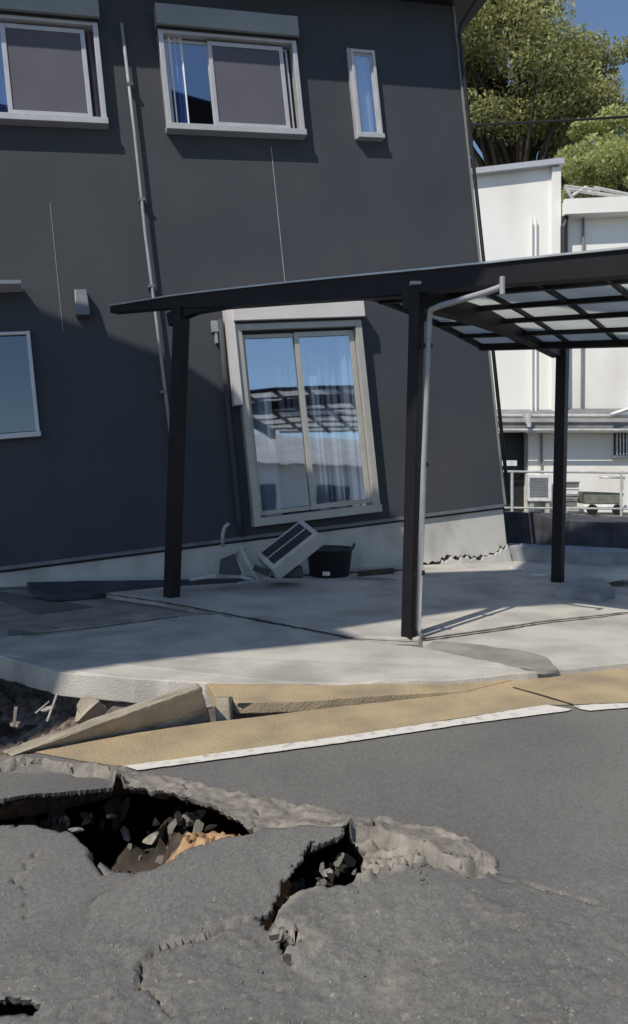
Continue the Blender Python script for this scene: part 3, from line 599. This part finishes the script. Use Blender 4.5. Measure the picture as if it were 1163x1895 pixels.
# pipes on the wall
MB().tube([(-1.42, -.07, 5.25), (-1.40, -.07, 4.1), (-1.395, -.075, 3.04), (-1.37, -.07, 2.13), (-1.34, -.06, .80)], .017, 8).build('downpipe', M['pipe'], house, smooth=True)
for v in (4.6, 3.4, 2.5, 1.4): MB().box(-1.43+.02*(4.6-v)/3.8, -1.37+.02*(4.6-v)/3.8, -.09, 0, v, v+.03).build('pipe_clamp', M['flash'], house)
MB().tube([(-.70, -.05, 2.15), (-.71, -.05, 1.5), (-.72, -.05, .0), (-.70, -.05, -.16)], .030, 10).build('cable_duct', M['siding'], house, smooth=True)
MB().box(-.80, -.73, -.06, 0, 2.02, 2.14).box(-.775, -.745, -.05, 0, 1.9, 2.02).build('duct_cap', M['pipe'], house, bevel=.004)
# vent hood
MB().quadbox([(-2.16, -.16, 2.22), (-2.02, -.16, 2.22), (-2.02, 0, 2.22), (-2.16, 0, 2.22), (-2.15, -.10, 2.49), (-2.03, -.10, 2.49), (-2.03, 0, 2.49), (-2.15, 0, 2.49)]).build('vent_hood', M['flash'], house, bevel=.01)
MB().box(-3.1, -2.63, -.30, 0, 2.50, 2.535).build('window_awning', M['shutter_w'], house)

# ------------------------------------------------------------------ carport
cp = empty('carport', G(757, 1178, .04), 'dark metal carport with pale translucent roof sheets standing crookedly in front of the leaning house', 'carport')
inv = Matrix.Translation(-Vector(cp.location))
def cbuild(mb, name, m, **k):
    mb.v = [tuple(Vector(v)-cp.location) for v in mb.v]; return mb.build(name, m, cp, **k)
pf_, pl_, pr_ = G(757, 1180, .035), G(318, 1106, .035), G(1032, 1078, .035)
tf = at(773, 530, pf_.y+.0); tl = at(337, 566, pl_.y); tr = at(1042, 640, pr_.y)
ua = (pr_-pf_); ua.z = 0; ua.normalize(); va = (pf_-pl_); va.z = 0; va.normalize()
cbuild(MB().bar(pf_, tf, .075, .08, up=va), 'post', M['carport'], bevel=.006)
cbuild(MB().bar(pl_, tl, .11, .10, up=va), 'post', M['carport'], bevel=.006)
cbuild(MB().bar(pr_-Vector((0, 0, .02)), tr, .10, .10, up=va), 'post', M['carport'], bevel=.006)
MBp = MB().box(-.055, .055, -.06, .06, 0, .02); MBp.v = [(x+tf.x, y+tf.y, z+tf.z) for x, y, z in MBp.v]; cbuild(MBp, 'post_cap', M['pipe'])
# near edge: from A (far left) to beyond the right frame, in plan along the post line
def near(s): return Vector((pf_.x+va.x*s, pf_.y+va.y*s, 0))
dl_ = (pl_-pf_).to_2d().length
EDGE = [(150, 572), (200, 568), (330, 547), (500, 528), (650, 513), (770, 502), (880, 491), (1000, 478), (1163, 462), (1600, 412), (2600, 300)]
EDGB = [(150, 577), (200, 579), (330, 568), (420, 568), (500, 562), (660, 551), (770, 542), (900, 527), (1000, 521), (1163, 508), (1600, 480), (2600, 420)]
def pxs(s): p = near(s); return PX+F*p.x/p.y, p.y
def prof(s, tab):
    x, Y_ = pxs(s); y = float(np.interp(x, [a for a, _ in tab], [b for _, b in tab])); return EYE+(PY-y)/F*Y_
def nz(s): return prof(s, EDGE)
sA = -3.28
SS = [sA, -2.8, -2.4, -2.0, -1.6, -1.1, -.6, -.2, .2, .6, 1.0, 1.4, 1.8, 2.2]
def depth(s): return nz(s)-prof(s, EDGB)
mb = MB(); ring = []
for s in SS:
    p = near(s); z = nz(s); k = len(mb.v); d = depth(s)
    for o_, zz in ((0, z), (0, z-d), (.10, z-d), (.10, z)):
        q_ = p+Vector((ua.x*o_, ua.y*o_, zz)); mb.v.append(tuple(q_))
    ring.append(k)
for a, b in zip(ring, ring[1:]):
    for j in range(4): mb.f.append((a+j, a+(j+1) % 4, b+(j+1) % 4, b+j))
mb.f += [tuple(ring[0]+j for j in range(4)), tuple(ring[-1]+j for j in range(4))]
cbuild(mb, 'gutter_beam', M['carport'])
mb = MB()
for a, b in zip(SS, SS[1:]): mb.bar(near(a)+Vector((0, 0, nz(a)+.006))-ua*.01, near(b)+Vector((0, 0, nz(b)+.006))-ua*.01, .02, .012)
cbuild(mb, 'edge_trim', M['trim'])
# roof sheet field to the right: parallel to the post-to-post beam
s0, W = -.58, 2.42
def rp(s, t, dz=0):                                    # point of the roof plane, t metres in from the near edge
    p = near(s)+Vector((ua.x*t, ua.y*t, 0)); q = t/W
    zn = nz(min(s, 1.9))-.03; pf = near(s)+Vector((ua.x*W, ua.y*W, 0)); xf = PX+F*pf.x/pf.y; zf = EYE+(PY-(636-(xf-905)*.031))/F*pf.y
    p.z = zn+(zf-zn)*q+.035*math.sin(q*math.pi)+dz; return p
NT = 5; ts = [.10+(W-.10)*k/NT for k in range(NT+1)]; ds = .43; cols = [s0+ds*k for k in range(8)]
for a, b in zip(cols, cols[1:]):                       # a sheet per bay
    mb = MB(); n = 10; k0 = 0
    for i in range(n+1):
        t = ts[0]+(ts[-1]-ts[0])*i/n; mb.v += [tuple(rp(a, t)), tuple(rp(b, t)), tuple(rp(a, t, .006)), tuple(rp(b, t, .006))]
    for i in range(n):
        k = 4*i; mb.f += [(k, k+1, k+5, k+4), (k+2, k+6, k+7, k+3), (k, k+4, k+6, k+2), (k+1, k+3, k+7, k+5)]
    cbuild(mb, 'roof_sheet', M['panel'])
for c in cols:
    mb = MB()
    for i in range(8):
        a, b = ts[0]+(ts[-1]-ts[0])*i/8, ts[0]+(ts[-1]-ts[0])*(i+1)/8; mb.bar(rp(c, a, -.012), rp(c, b, -.012), .030 if c != cols[0] else .05, .03 if c != cols[0] else .05)
    cbuild(mb, 'rafter', M['carport'])
for j, t in enumerate(ts[1:]):
    w_ = .045 if t != ts[-1] else .07
    cbuild(MB().bar(rp(s0, t, -.034), rp(cols[-1], t, -.034), w_, .035 if t != ts[-1] else .06), 'purlin', M['carport'])
# cross beam on the two right posts
b0 = Vector((pf_.x, pf_.y, 0)); L_ = (pr_-pf_).to_2d().length
mb = MB(); prev = None
for i in range(7):
    t = .0+L_*i/6; q_ = Vector((pf_.x+ua.x*t, pf_.y+ua.y*t, 0)); q_.z = (tf.z-.07)*(1-i/6)+(tr.z-.05)*(i/6)+.05*math.sin(i/6*math.pi)
    if prev is not None: mb.bar(prev, q_, .10, .13)
    prev = q_
cbuild(mb, 'cross_beam', M['carport'])
# bracket arm from the left post
mb = MB(); prev = None
for s, z in tuple((q, nz(q)-k) for q, k in ((-dl_-.08, .19), (-dl_+.06, .14), (-dl_+.25, .10), (-dl_+.6, .08), (-1.2, .08), (-.5, .09), (0, .10))):
    p = near(s)+ua*.06; p.z = z
    if prev is not None: mb.bar(prev, p, .08, .11)
    prev = p
cbuild(mb, 'side_beam', M['carport'])
# drain pipe
gx_ = near(1.0); 
dp = [at(930, 530, 4.28), at(900, 541, 4.36), at(815, 566, 4.62), at(798, 573, 4.68), at(795, 590, 4.70), at(785, 860, 4.71), at(774, 1165, 4.72), at(782, 1178, 4.66)]
cbuild(MB().tube(dp, .019, 10), 'drain_pipe', M['pipe'], smooth=True)
cbuild(MB().tube([at(930, 512, 4.26), at(930, 545, 4.26)], .016, 8), 'pipe_socket', M['pipe'])
for y_ in (640, 860, 1060): 
    xx = 797-(y_-573)*.035; cbuild(MB().bar(at(xx-16, y_, 4.74), at(xx+6, y_, 4.70), .02, .03), 'pipe_clamp', M['carport'])

# ------------------------------------------------------------------ things by the foundation
# toppled air conditioner
ac = empty('air_conditioner', (0, 0, 0), 'pale grey outdoor air conditioner unit toppled on its side against the foundation', 'air conditioner')
A0 = at(505, 1055, 6.75); ex = (at(585, 1000, 6.95)-A0); 
A = at(473, 1026, 6.80); Bp = at(558, 960, 6.95); Cc = at(492, 1062, 6.55)
ex = (Bp-A); lx = ex.length; ex.normalize(); ey = (Cc-A); ey -= ex*ey.dot(ex); ly = ey.length; ey.normalize(); en = ex.cross(ey); en = en if en.y > 0 else -en
def acb(x0, x1, y0, y1, n0, n1, name, m, par=None, **k):
    P = [A+ex*x+ey*y+en*n for n in (n0, n1) for x, y in ((x0, y0), (x1, y0), (x1, y1), (x0, y1))]
    mb = MB().quadbox(P); return mb.build(name, m, ac, **k)
acb(0, lx, 0, ly, 0, .17, 'casing', M['ac'], bevel=.015)
for q0, q1 in ((.13, .46), (.54, .88)):
    acb(.05, lx-.05, ly*q0, ly*q1, -.004, .0, 'grille', M['grille'])
    mb = MB()
    for k in range(13):
        x = .05+(lx-.1)*(k+.5)/13; P = [A+ex*(x+dx)+ey*y+en*n for n in (-.010, -.0045) for dx, y in ((-.004, ly*q0), (.004, ly*q0), (.004, ly*q1), (-.004, ly*q1))]; mb.quadbox(P)
    mb.build('grille_bars', M['tub'], ac)
# bracket stand and scraps
def part(mb, name, m, par, **k): return mb.build(name, m, par, **k)
st = empty('bent_stand', (0, 0, 0), 'bent pale metal stand lying collapsed left of the toppled air conditioner', 'metal stand')
for pts, r in (([(388, 1040), (400, 1060), (410, 1066)], .016), ([(445, 1012), (455, 1035), (470, 1058), (482, 1074)], .022), ([(398, 1062), (440, 1066), (480, 1076)], .016), ([(432, 1018), (442, 1044), (452, 1064)], .014)):
    part(MB().tube([at(x, y, 6.7) for x, y in pts], r, 6), 'stand_leg', M['ac'], st)
part(MB().quadbox([at(405, 1062, 6.65), at(445, 1064, 6.65), at(448, 1062, 6.9), at(408, 1060, 6.9), at(408, 1036, 6.68), at(436, 1024, 6.68), at(440, 1024, 6.9), at(410, 1034, 6.9)]), 'stand_plate', M['grille'], st, bevel=.008)
o = MB().tube([at(413, 1012, 6.9), at(412, 990, 6.9), at(416, 976, 6.9), at(423, 969, 6.88)], .017, 8).build('broken_pipe', M['ac'], smooth=True)
tag(o, 'short pale curved pipe stub sticking up at the foundation left of the air conditioner', 'pipe')
# black tub
tb = empty('tub', G(611, 1071, .04)+Vector((0, .22, 0)), 'round black plastic tub with a white label standing by the foundation', 'tub')
n = 28; mb = MB()
for r, z in ((.0, .004), (.205, .004), (.238, .27), (.255, .275), (.255, .292), (.235, .292), (.225, .27), (.195, .02), (0, .02)):
    mb.v += [(r*math.cos(2*math.pi*j/n), r*math.sin(2*math.pi*j/n), z) for j in range(n)]
for a in range(8): mb.f += [(a*n+j, a*n+(j+1) % n, (a+1)*n+(j+1) % n, (a+1)*n+j) for j in range(n)]
mb.build('tub_wall', M['tub'], tb, smooth=True)
MB().tube([(.235, -.06, .28), (.262, -.05, .33), (.262, .05, .33), (.235, .06, .28)], .008, 6).build('handle', M['tub'], tb)
MB().box(-.075, .0, -.222, -.214, .03, .07).build('tub_label', M['label_w'], tb)
o = MB().quadbox([at(500, 1070, 6.8), at(562, 1070, 6.8), at(562, 1068, 7.1), at(500, 1068, 7.1), at(508, 1048, 6.82), at(560, 1046, 6.82), at(560, 1046, 7.1), at(508, 1048, 7.1)]).build('box', M['grille'], bevel=.02)
tag(o, 'low dark box in shade between the air conditioner and the black tub', 'box')

for k, (x0, y0, x1, y1, d, w_, lb, m) in enumerate(((352, 1072, 402, 1064, 6.6, .03, 'thin pale strip lying on the slab left of the bent stand', 'ac'), (440, 1080, 500, 1070, 6.45, .025, 'flat grey strip on the slab in front of the bent stand', 'block'),
    (470, 1050, 500, 1062, 6.6, .05, 'dark scrap under the lower end of the toppled air conditioner', 'grille'), (424, 1030, 470, 1010, 6.75, .02, 'thin grey cable piece sloping from the bent stand to the air conditioner', 'pipe'), (662, 1062, 730, 1056, 7.3, .05, 'low heap of dark soil along the foundation right of the black tub', 'soil'))):
    o = MB().bar(at(x0, y0, d), at(x1, y1, d), w_*1.5, w_).build('debris', M[m], bevel=.004); tag(o, lb, 'debris')
joint([(500, 1067), (640, 1060), (760, 1054)], .09, .046)
# ------------------------------------------------------------------ right side: low walls, chunk, debris
o = rough_solid([at(925, 1008, 8.9), at(1010, 1018, 8.6), at(1100, 1020, 8.5), at(1163, 1024, 8.4), at(1500, 1040, 8.2), at(1500, 1030, 8.7), at(1100, 1012, 9.0), at(925, 1004, 9.2)], .34, .012, seed=21).build('low_wall', M['block'], bevel=.01)
tag(o, 'low weathered grey concrete wall right of the house corner', 'wall')
o = rough_solid([at(900, 948, 9.6), at(985, 950, 9.5), at(1030, 962, 9.4), at(1163, 970, 9.3), at(1500, 985, 9.2), at(1500, 975, 9.6), at(900, 944, 9.9)], .62, .02, seed=22).build('earth_bank', M['darkwall'], bevel=.01)
tag(o, 'dark shaded block wall behind the low grey wall', 'wall')
o = rough_solid([G(1022, 1092, .10), G(1110, 1102, .10), G(1140, 1090, .12), G(1118, 1070, .16), G(1060, 1066, .15)], .14, .012, seed=23).build('concrete_chunk', M['block'], bevel=.01)
tag(o, 'large broken grey slab piece lying at the foot of the rear carport post', 'concrete piece')
o = rough_solid([at(1066, 1068, 6.9), at(1100, 1072, 6.8), at(1170, 1062, 6.8), at(1200, 1056, 6.9), at(1150, 1055, 7.3), at(1080, 1056, 7.4)], .05, .01, seed=24).build('concrete_slab_piece', M['found'], bevel=.005)
tag(o, 'pale flat slab piece lying on top of the larger broken piece behind the post', 'concrete piece')
for (x, y, w, lb) in ((958, 1052, .07, 'thin white strip of debris slanting on the ground by the foundation corner'), (998, 1064, .06, 'small white scrap lying between the foundation corner and the rear post')):
    g = G(x, y, .045); o = MB().bar(g-Vector((w, -.03, 0)), g+Vector((w, -.03, .0)), .03, .015).build('debris', M['label_w']); tag(o, lb, 'debris')

# ------------------------------------------------------------------ background building, railing
wb = empty('white_building', (0, 0, 0), 'tall white building with a sloped parapet behind the carport right of the leaning house', 'building')
def pz_(*p): return [at(*q) for q in p]
def face(mb, a, b, c, d, t=.3):
    P = [a, b, c, d]; mb.quadbox([P[0], P[1], P[1]+Vector((0, t, 0)), P[0]+Vector((0, t, 0)), P[3], P[2], P[2]+Vector((0, t, 0)), P[3]+Vector((0, t, 0))])
yb = 21.0
mb = MB(); face(mb, at(760, 768, yb), at(1037, 768, yb), at(1037, 306, yb), at(760, 338, yb), 6); mb.build('wall', M['whitewall'], wb)
mb = MB(); mb.bar(at(760, 334, yb-.06), at(1041, 301, yb-.06), .35, .16); mb.build('coping', M['alu'], wb)
mb = MB(); mb.box(at(1020, 0, yb).x, at(1036, 0, yb).x, yb-.12, yb-.005, at(0, 765, yb).z, at(0, 312, yb).z); mb.build('corner_pilaster', M['whitewall'], wb)
mb = MB()
for x_, y0_ in ((984, 405), (992, 405)): mb.tube([at(x_, y0_, yb-.1), at(x_, 765, yb-.1)], .035, 8)
mb.build('downpipe', M['whitewall'], wb)
mb = MB(); mb.tube([at(1046, 372, yb-.1), at(1049, 390, yb-.1), at(1043, 420, yb-.1), at(1043, 765, yb-.1)], .10, 8); mb.build('downpipe', M['eave'], wb)
wb2 = empty('white_building', (0, 0, 0), 'lower white building with a flat parapet and white panels at the right edge', 'building')
mb = MB(); face(mb, at(1052, 766, yb+.2), at(1420, 766, yb+.2), at(1420, 392, yb+.2), at(1052, 388, yb+.2), 6); mb.build('wall', M['whitewall'], wb2)
mb = MB(); face(mb, at(1046, 396, yb-.3), at(1420, 380, yb-.3), at(1420, 352, yb-.3), at(1046, 368, yb-.3), .55); mb.build('parapet', M['whitewall'], wb2)
mb = MB(); mb.tube([at(1080, 398, yb+.1), at(1077, 766, yb+.1)], .04, 8); mb.build('downpipe', M['greyroof'], wb2)
mb = MB()
for p_, q_ in (((1045, 345), (1062, 372)), ((1045, 345), (1110, 352)), ((1060, 362), (1085, 346)), ((1085, 346), (1100, 360)), ((1100, 347), (1163, 360)), ((1045, 350), (1163, 366))): mb.tube([at(*p_, yb+1.0), at(*q_, yb+1.0)], .05, 6)
mb.build('roof_rail', M['rail'], wb2)
# lower lean-to with its gutter
ln = empty('lean_to', (0, 0, 0), 'single storey white annexe with a grey metal eave behind the railing', 'building')
yl = 20.2
mb = MB(); mb.quadbox([at(760, 800, yl-.5), at(1420, 800, yl-.5), at(1420, 800, yl+.9), at(760, 800, yl+.9), at(760, 782, yl-.5), at(1420, 782, yl-.5), at(1420, 756, yl+.9), at(760, 756, yl+.9)]); mb.build('eave', M['greyroof'], ln)
mb = MB()
for y_, r in ((770, .055), (796, .04)): mb.tube([at(760, y_, yl-.6), at(1420, y_, yl-.6)], r, 8)
mb.build('gutter', M['rail'], ln)
mb = MB(); mb.tube([at(1130, 768, yl-.7), at(1163, 757, yl-.7), at(1200, 745, yl-.7)], .06, 6); mb.build('gutter_outlet', M['label_w'], ln); MB().tube([at(975, 765, yl-.7), at(980, 790, yl-.7)], [.12, .05], 8).build('gutter_outlet', M['label_w'], ln)
zt = at(0, 800, yl).z-.001
mb = MB(); mb.box(at(978, 0, yl).x, at(1420, 0, yl).x, yl, yl+.7, 0, zt); mb.box(at(760, 0, yl).x, at(922, 0, yl).x, yl, yl+.7, 0, zt); mb.build('wall', M['whitewall'], ln)
mb = MB(); mb.box(at(923, 0, yl).x, at(977, 0, yl).x, yl+.4, yl+.5, 0, zt); mb.build('dark_doorway', M['eave'], ln)
mb = MB(); mb.tube([at(1003, 802, yl-.06), at(1003, 930, yl-.06)], .03, 6); mb.build('wall_pipe', M['greyroof'], ln)
wn = MB().box(at(1136, 0, yl).x, at(1185, 0, yl).x, yl-.05, yl-.01, at(0, 842, yl).z, at(0, 802, yl).z).build('window', M['room'], ln)
mb = MB()
for k in range(8): x_ = at(1138+k*6, 0, yl).x; mb.box(x_, x_+.035, yl-.12, yl-.06, at(0, 842, yl).z, at(0, 802, yl).z)
mb.box(at(1132, 0, yl).x, at(1189, 0, yl).x, yl-.14, yl-.01, at(0, 848, yl).z, at(0, 843, yl).z); mb.build('window_bars', M['rail'], wn)
# things in front of the annexe
u2 = empty('air_conditioner', (0, 0, 0), 'white outdoor air conditioner unit standing upright in front of the annexe', 'air conditioner')
yq = 19.8
xa, xb_ = at(979, 0, yq).x, at(1022, 0, yq).x
MB().box(xa, xb_, yq, yq+.35, at(0, 928, yq).z, at(0, 877, yq).z).build('casing', M['label_w'], u2, bevel=.02)
cx_, cz_ = (xa+xb_)/2-.05, at(0, 901, yq).z; mb = MB()
for k in range(9): mb.box(cx_-.25, cx_+.25, yq-.02, yq-.002, cz_-.26+k*.06, cz_-.26+k*.06+.03)
mb.build('fan_grille', M['greyroof'], u2)
MB().box(xa+.05, xa+.15, yq+.05, yq+.3, .0, at(0, 929, yq).z).box(xb_-.15, xb_-.05, yq+.05, yq+.3, .0, at(0, 929, yq).z).build('stand', M['rail'], u2)
yc = 19.3; ct = empty('cart', (at(1105, 0, yc).x, yc, 0), 'low grey cart with a bent tube handle standing behind the railing at the right edge', 'cart')
bx0 = ct.location.x; X_ = lambda x: at(x, 0, yc).x-bx0; Z_ = lambda y: at(0, y, yc).z
MB().quadbox([(X_(1076), -.3, Z_(932)), (X_(1140), -.3, Z_(932)), (X_(1140), .3, Z_(932)), (X_(1076), .3, Z_(932)), (X_(1070), -.35, Z_(909)), (X_(1146), -.35, Z_(912)), (X_(1146), .35, Z_(912)), (X_(1070), .35, Z_(909))]).build('tray', M['cartm'], ct, bevel=.03)
MB().tube([(X_(1070), -.36, Z_(936)), (X_(1150), -.36, Z_(937))], .045, 8).build('lower_bar', M['label_w'], ct)
MB().tube([(X_(1142), 0, Z_(930)), (X_(1152), 0, Z_(905)), (X_(1156), 0, Z_(884)), (X_(1110), 0, Z_(883))], .03, 8).build('handle', M['rail'], ct, smooth=True)
for x_ in (1086, 1132): MB().tube([(X_(x_), -.42, .14), (X_(x_), -.36, .14)], .14, 16).build('wheel', M['black'], ct)
sk = empty('crate_stack', (at(1060, 0, yc).x, yc+.2, 0), 'narrow stack of mixed grey crates behind the railing just right of the rear post', 'crates')
r_ = random.Random(6); zz = .0
for k in range(5):
    h_ = r_.uniform(.14, .22); o_ = r_.uniform(-.05, .05); MB().box(-.16+o_, .16+o_, -.16, .16, zz, zz+h_-.01).box(-.18+o_, .18+o_, -.18, .18, zz+h_-.05, zz+h_-.012).build('crate', M[('rail', 'greyroof', 'block', 'label_w', 'greyroof')[k]], sk, bevel=.01); zz += h_
ra = empty('railing', (0, 0, 0), 'pale metal railing with two rails crossing in front of the annexe', 'railing'); yr = 18.6
mb = MB(); mb.tube([at(760, 871, yr), at(1420, 877, yr)], .03, 8); mb.build('top_rail', M['rail'], ra)
mb = MB(); mb.tube([at(760, 938, yr), at(1420, 944, yr)], .025, 8); mb.build('bottom_rail', M['rail'], ra)
for x_ in (868, 948, 1150, 1250, 1350): MB().tube([at(x_, 872, yr), (at(x_, 0, yr).x, yr, 0)], .035, 8).build('rail_post', M['rail'], ra)
MB().box(at(870, 0, 18.9).x, at(957, 0, 18.9).x, 18.9, 19.0, at(0, 862, 18.9).z, at(0, 852, 18.9).z).build('white_board', M['label_w'], ra)
# utility pole with its wire
ww = MB().tube([at(700, 238, 24), at(860, 232, 24), at(1030, 224, 24), at(1500, 195, 24)], .04, 6).build('overhead_wire', M['black']); tag(ww, 'thin dark overhead wire passing in front of the trees', 'wire')

# ------------------------------------------------------------------ trees
def tree(label, base, crown, n_cl, leaves, lm, trunk_r, seed, leafs=.10, limbs=None, skip=None):
    r = np.random.default_rng(seed); rr = random.Random(seed)
    t = empty('tree', base, label, 'tree'); bx, by, bz = base
    cc, cr = crown; cc = np.array(cc); cr = np.array(cr)
    cl = []
    while len(cl) < n_cl:
        p = r.uniform(-1, 1, 3); d = np.linalg.norm(p)
        if d > 1 or d < .35: continue
        q = cc+p*cr
        if skip and skip(q): continue
        cl.append((q, r.uniform(.5, 1.0)))
    tv = MB(); top = Vector(cc)-Vector((0, 0, cr[2]*.1))
    pts = [Vector(base), Vector(base).lerp(top, .35)+Vector((.2, 0, 0)), Vector(base).lerp(top, .7)+Vector((-.2, .1, 0)), top]
    tv.tube([p-Vector(base) for p in pts], [trunk_r, trunk_r*.8, trunk_r*.6, trunk_r*.3], 10); tv.build('trunk', M['bark'], t, smooth=True)
    lb = MB()
    for q, s in cl[::2]:
        k = rr.uniform(.45, .95); a = Vector(base).lerp(top, k); q = Vector(q); m_ = a.lerp(q, .5)+Vector((rr.uniform(-.4, .4), rr.uniform(-.4, .4), rr.uniform(-.1, .5)))
        lb.tube([a-Vector(base), m_-Vector(base), q-Vector(base)], [trunk_r*.28, trunk_r*.18, trunk_r*.06], 6)
    lb.build('limbs', M['bark'], t, smooth=True)
    P = []; T = []
    for q, s in cl:
        m = int(leaves*s*s); d = r.normal(size=(m, 3)); d /= np.linalg.norm(d, axis=1)[:, None]; rad = r.random(m)**.45
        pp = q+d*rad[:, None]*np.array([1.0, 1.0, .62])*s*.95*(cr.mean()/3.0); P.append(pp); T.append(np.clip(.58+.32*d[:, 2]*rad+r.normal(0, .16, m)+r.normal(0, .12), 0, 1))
    P = np.concatenate(P)-np.array(base); T = np.concatenate(T); m = len(P)
    a = r.normal(size=(m, 3)); a[:, 2] += .2; a /= np.linalg.norm(a, axis=1)[:, None]; b = np.cross(a, r.normal(size=(m, 3))); b /= np.linalg.norm(b, axis=1)[:, None]
    ls = leafs*r.uniform(.6, 1.3, m)[:, None]; Vt = np.stack([P-a*ls, P+b*ls*.45, P+a*ls, P-b*ls*.45], 1).reshape(-1, 3)
    me = bpy.data.meshes.new('crown'); me.from_pydata(Vt.tolist(), [], [(4*i, 4*i+1, 4*i+2, 4*i+3) for i in range(m)]); me.materials.append(lm)
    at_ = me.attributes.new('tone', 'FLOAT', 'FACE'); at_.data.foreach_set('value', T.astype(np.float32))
    o = bpy.data.objects.new('crown', me); COL.objects.link(o); o.parent = t; return t
c1 = at(960, 110, 30); 
def sk1(q):                                            # the crown's own outline: open lower left and upper right
    x = PX+F*q[0]/q[1]; y = PY-F*(q[2]-EYE)/q[1]
    return (x < 1010 and y > 225 and (x < 930 or y > 250)) or (x > 1010 and y < 95) or (x > 1120 and y < 260)
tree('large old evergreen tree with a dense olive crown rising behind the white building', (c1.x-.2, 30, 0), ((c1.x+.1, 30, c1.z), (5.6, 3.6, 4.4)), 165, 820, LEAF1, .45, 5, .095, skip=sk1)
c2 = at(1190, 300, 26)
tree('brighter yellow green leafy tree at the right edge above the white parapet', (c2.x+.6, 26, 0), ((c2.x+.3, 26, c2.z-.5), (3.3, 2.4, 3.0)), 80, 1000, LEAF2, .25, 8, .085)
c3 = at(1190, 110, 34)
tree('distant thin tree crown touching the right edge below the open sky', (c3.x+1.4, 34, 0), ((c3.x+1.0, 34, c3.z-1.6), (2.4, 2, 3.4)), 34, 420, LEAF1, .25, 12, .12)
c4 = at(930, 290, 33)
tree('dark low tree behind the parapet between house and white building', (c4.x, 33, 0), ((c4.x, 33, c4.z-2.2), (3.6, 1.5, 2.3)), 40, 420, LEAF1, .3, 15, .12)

# ------------------------------------------------------------------ invented high canopy, outside the frame, that shades the yard
ZC = 7.0
def back(p): p = Vector(p); t = ZC-p.z; return Vector((p.x-LT.x*t, p.y-LT.y*t, ZC))
def wpt(x, y): u, v = hw(x, y); return O+ha*u+hb*v
shade = [G(-1500, 1420, .04)*1.0, G(112, 1246, .04), G(240, 1228, .04), G(420, 1207, .04), G(655, 1184, .04), G(612, 1166, .04), G(781, 1142, .04), G(880, 1128, .04), Vector((2.63, 6.10, .04)), Vector((3.6, 6.3, .04)), Vector((3.6, 6.95, .04)), Vector((1.72, 6.85, .04)), Vector((2.5, 7.95, .04)), Vector((5.0, 7.2, .04)), G(1900, 1085, .04), G(1900, 1018, .04), G(985, 1026, .04), G(950, 1056, .04), G(765, 1062, .04), wpt(735, 966), wpt(600, 915), wpt(500, 840), wpt(440, 752), wpt(350, 692), wpt(290, 665), wpt(120, 604), wpt(0, 560), wpt(-500, 380)]  # wanted shadow outline, notched to keep sun on the carport sheets
cap = [back(p) for p in shade]
cn = empty('blocker', (cap[0].x, cap[0].y, 0), 'high flat canopy added out of view only to shade the yard', 'blocker')
print('canopy in view test', [(round(PX+F*p.x/p.y), round(PY-F*(p.z-EYE)/p.y)) for p in cap if p.y > 0])
cb = Vector(cn.location)
MB().prism([p-cb+Vector((0, 0, .08)) for p in cap], [p-cb for p in cap]).build('blocker_plate', M['carport'], cn)
for p in ((cap[0]+Vector((1.0, 1.2, 0))), (cap[-1]+Vector((.4, -1.0, 0)))):
    MB().tube([Vector((p.x, p.y, 0))-cb, Vector((p.x, p.y, ZC))-cb], .12, 10).build('blocker_post', M['carport'], cn)

# ------------------------------------------------------------------ house across the road, behind the camera (seen only in the panes)
hh = empty('house', (13, -12, 0), 'plain pale two storey house across the road behind the viewer', 'house')
MB().box(-9, 8, -8, 0, 0, 3.1).build('wall', M['whitewall'], hh)
MB().quadbox([(-9.6, -8.6, 3.1), (8.6, -8.6, 3.1), (8.6, .6, 3.1), (-9.6, .6, 3.1), (-7, -4.4, 4.9), (6, -4.4, 4.9), (6, -3.6, 4.9), (-7, -3.6, 4.9)]).build('roof', M['found'], hh)
for x in (-6, -2, 2, 5.5): MB().box(x-.9, x+.9, .0, .05, .9, 2.2).build('window', M['room'], hh)
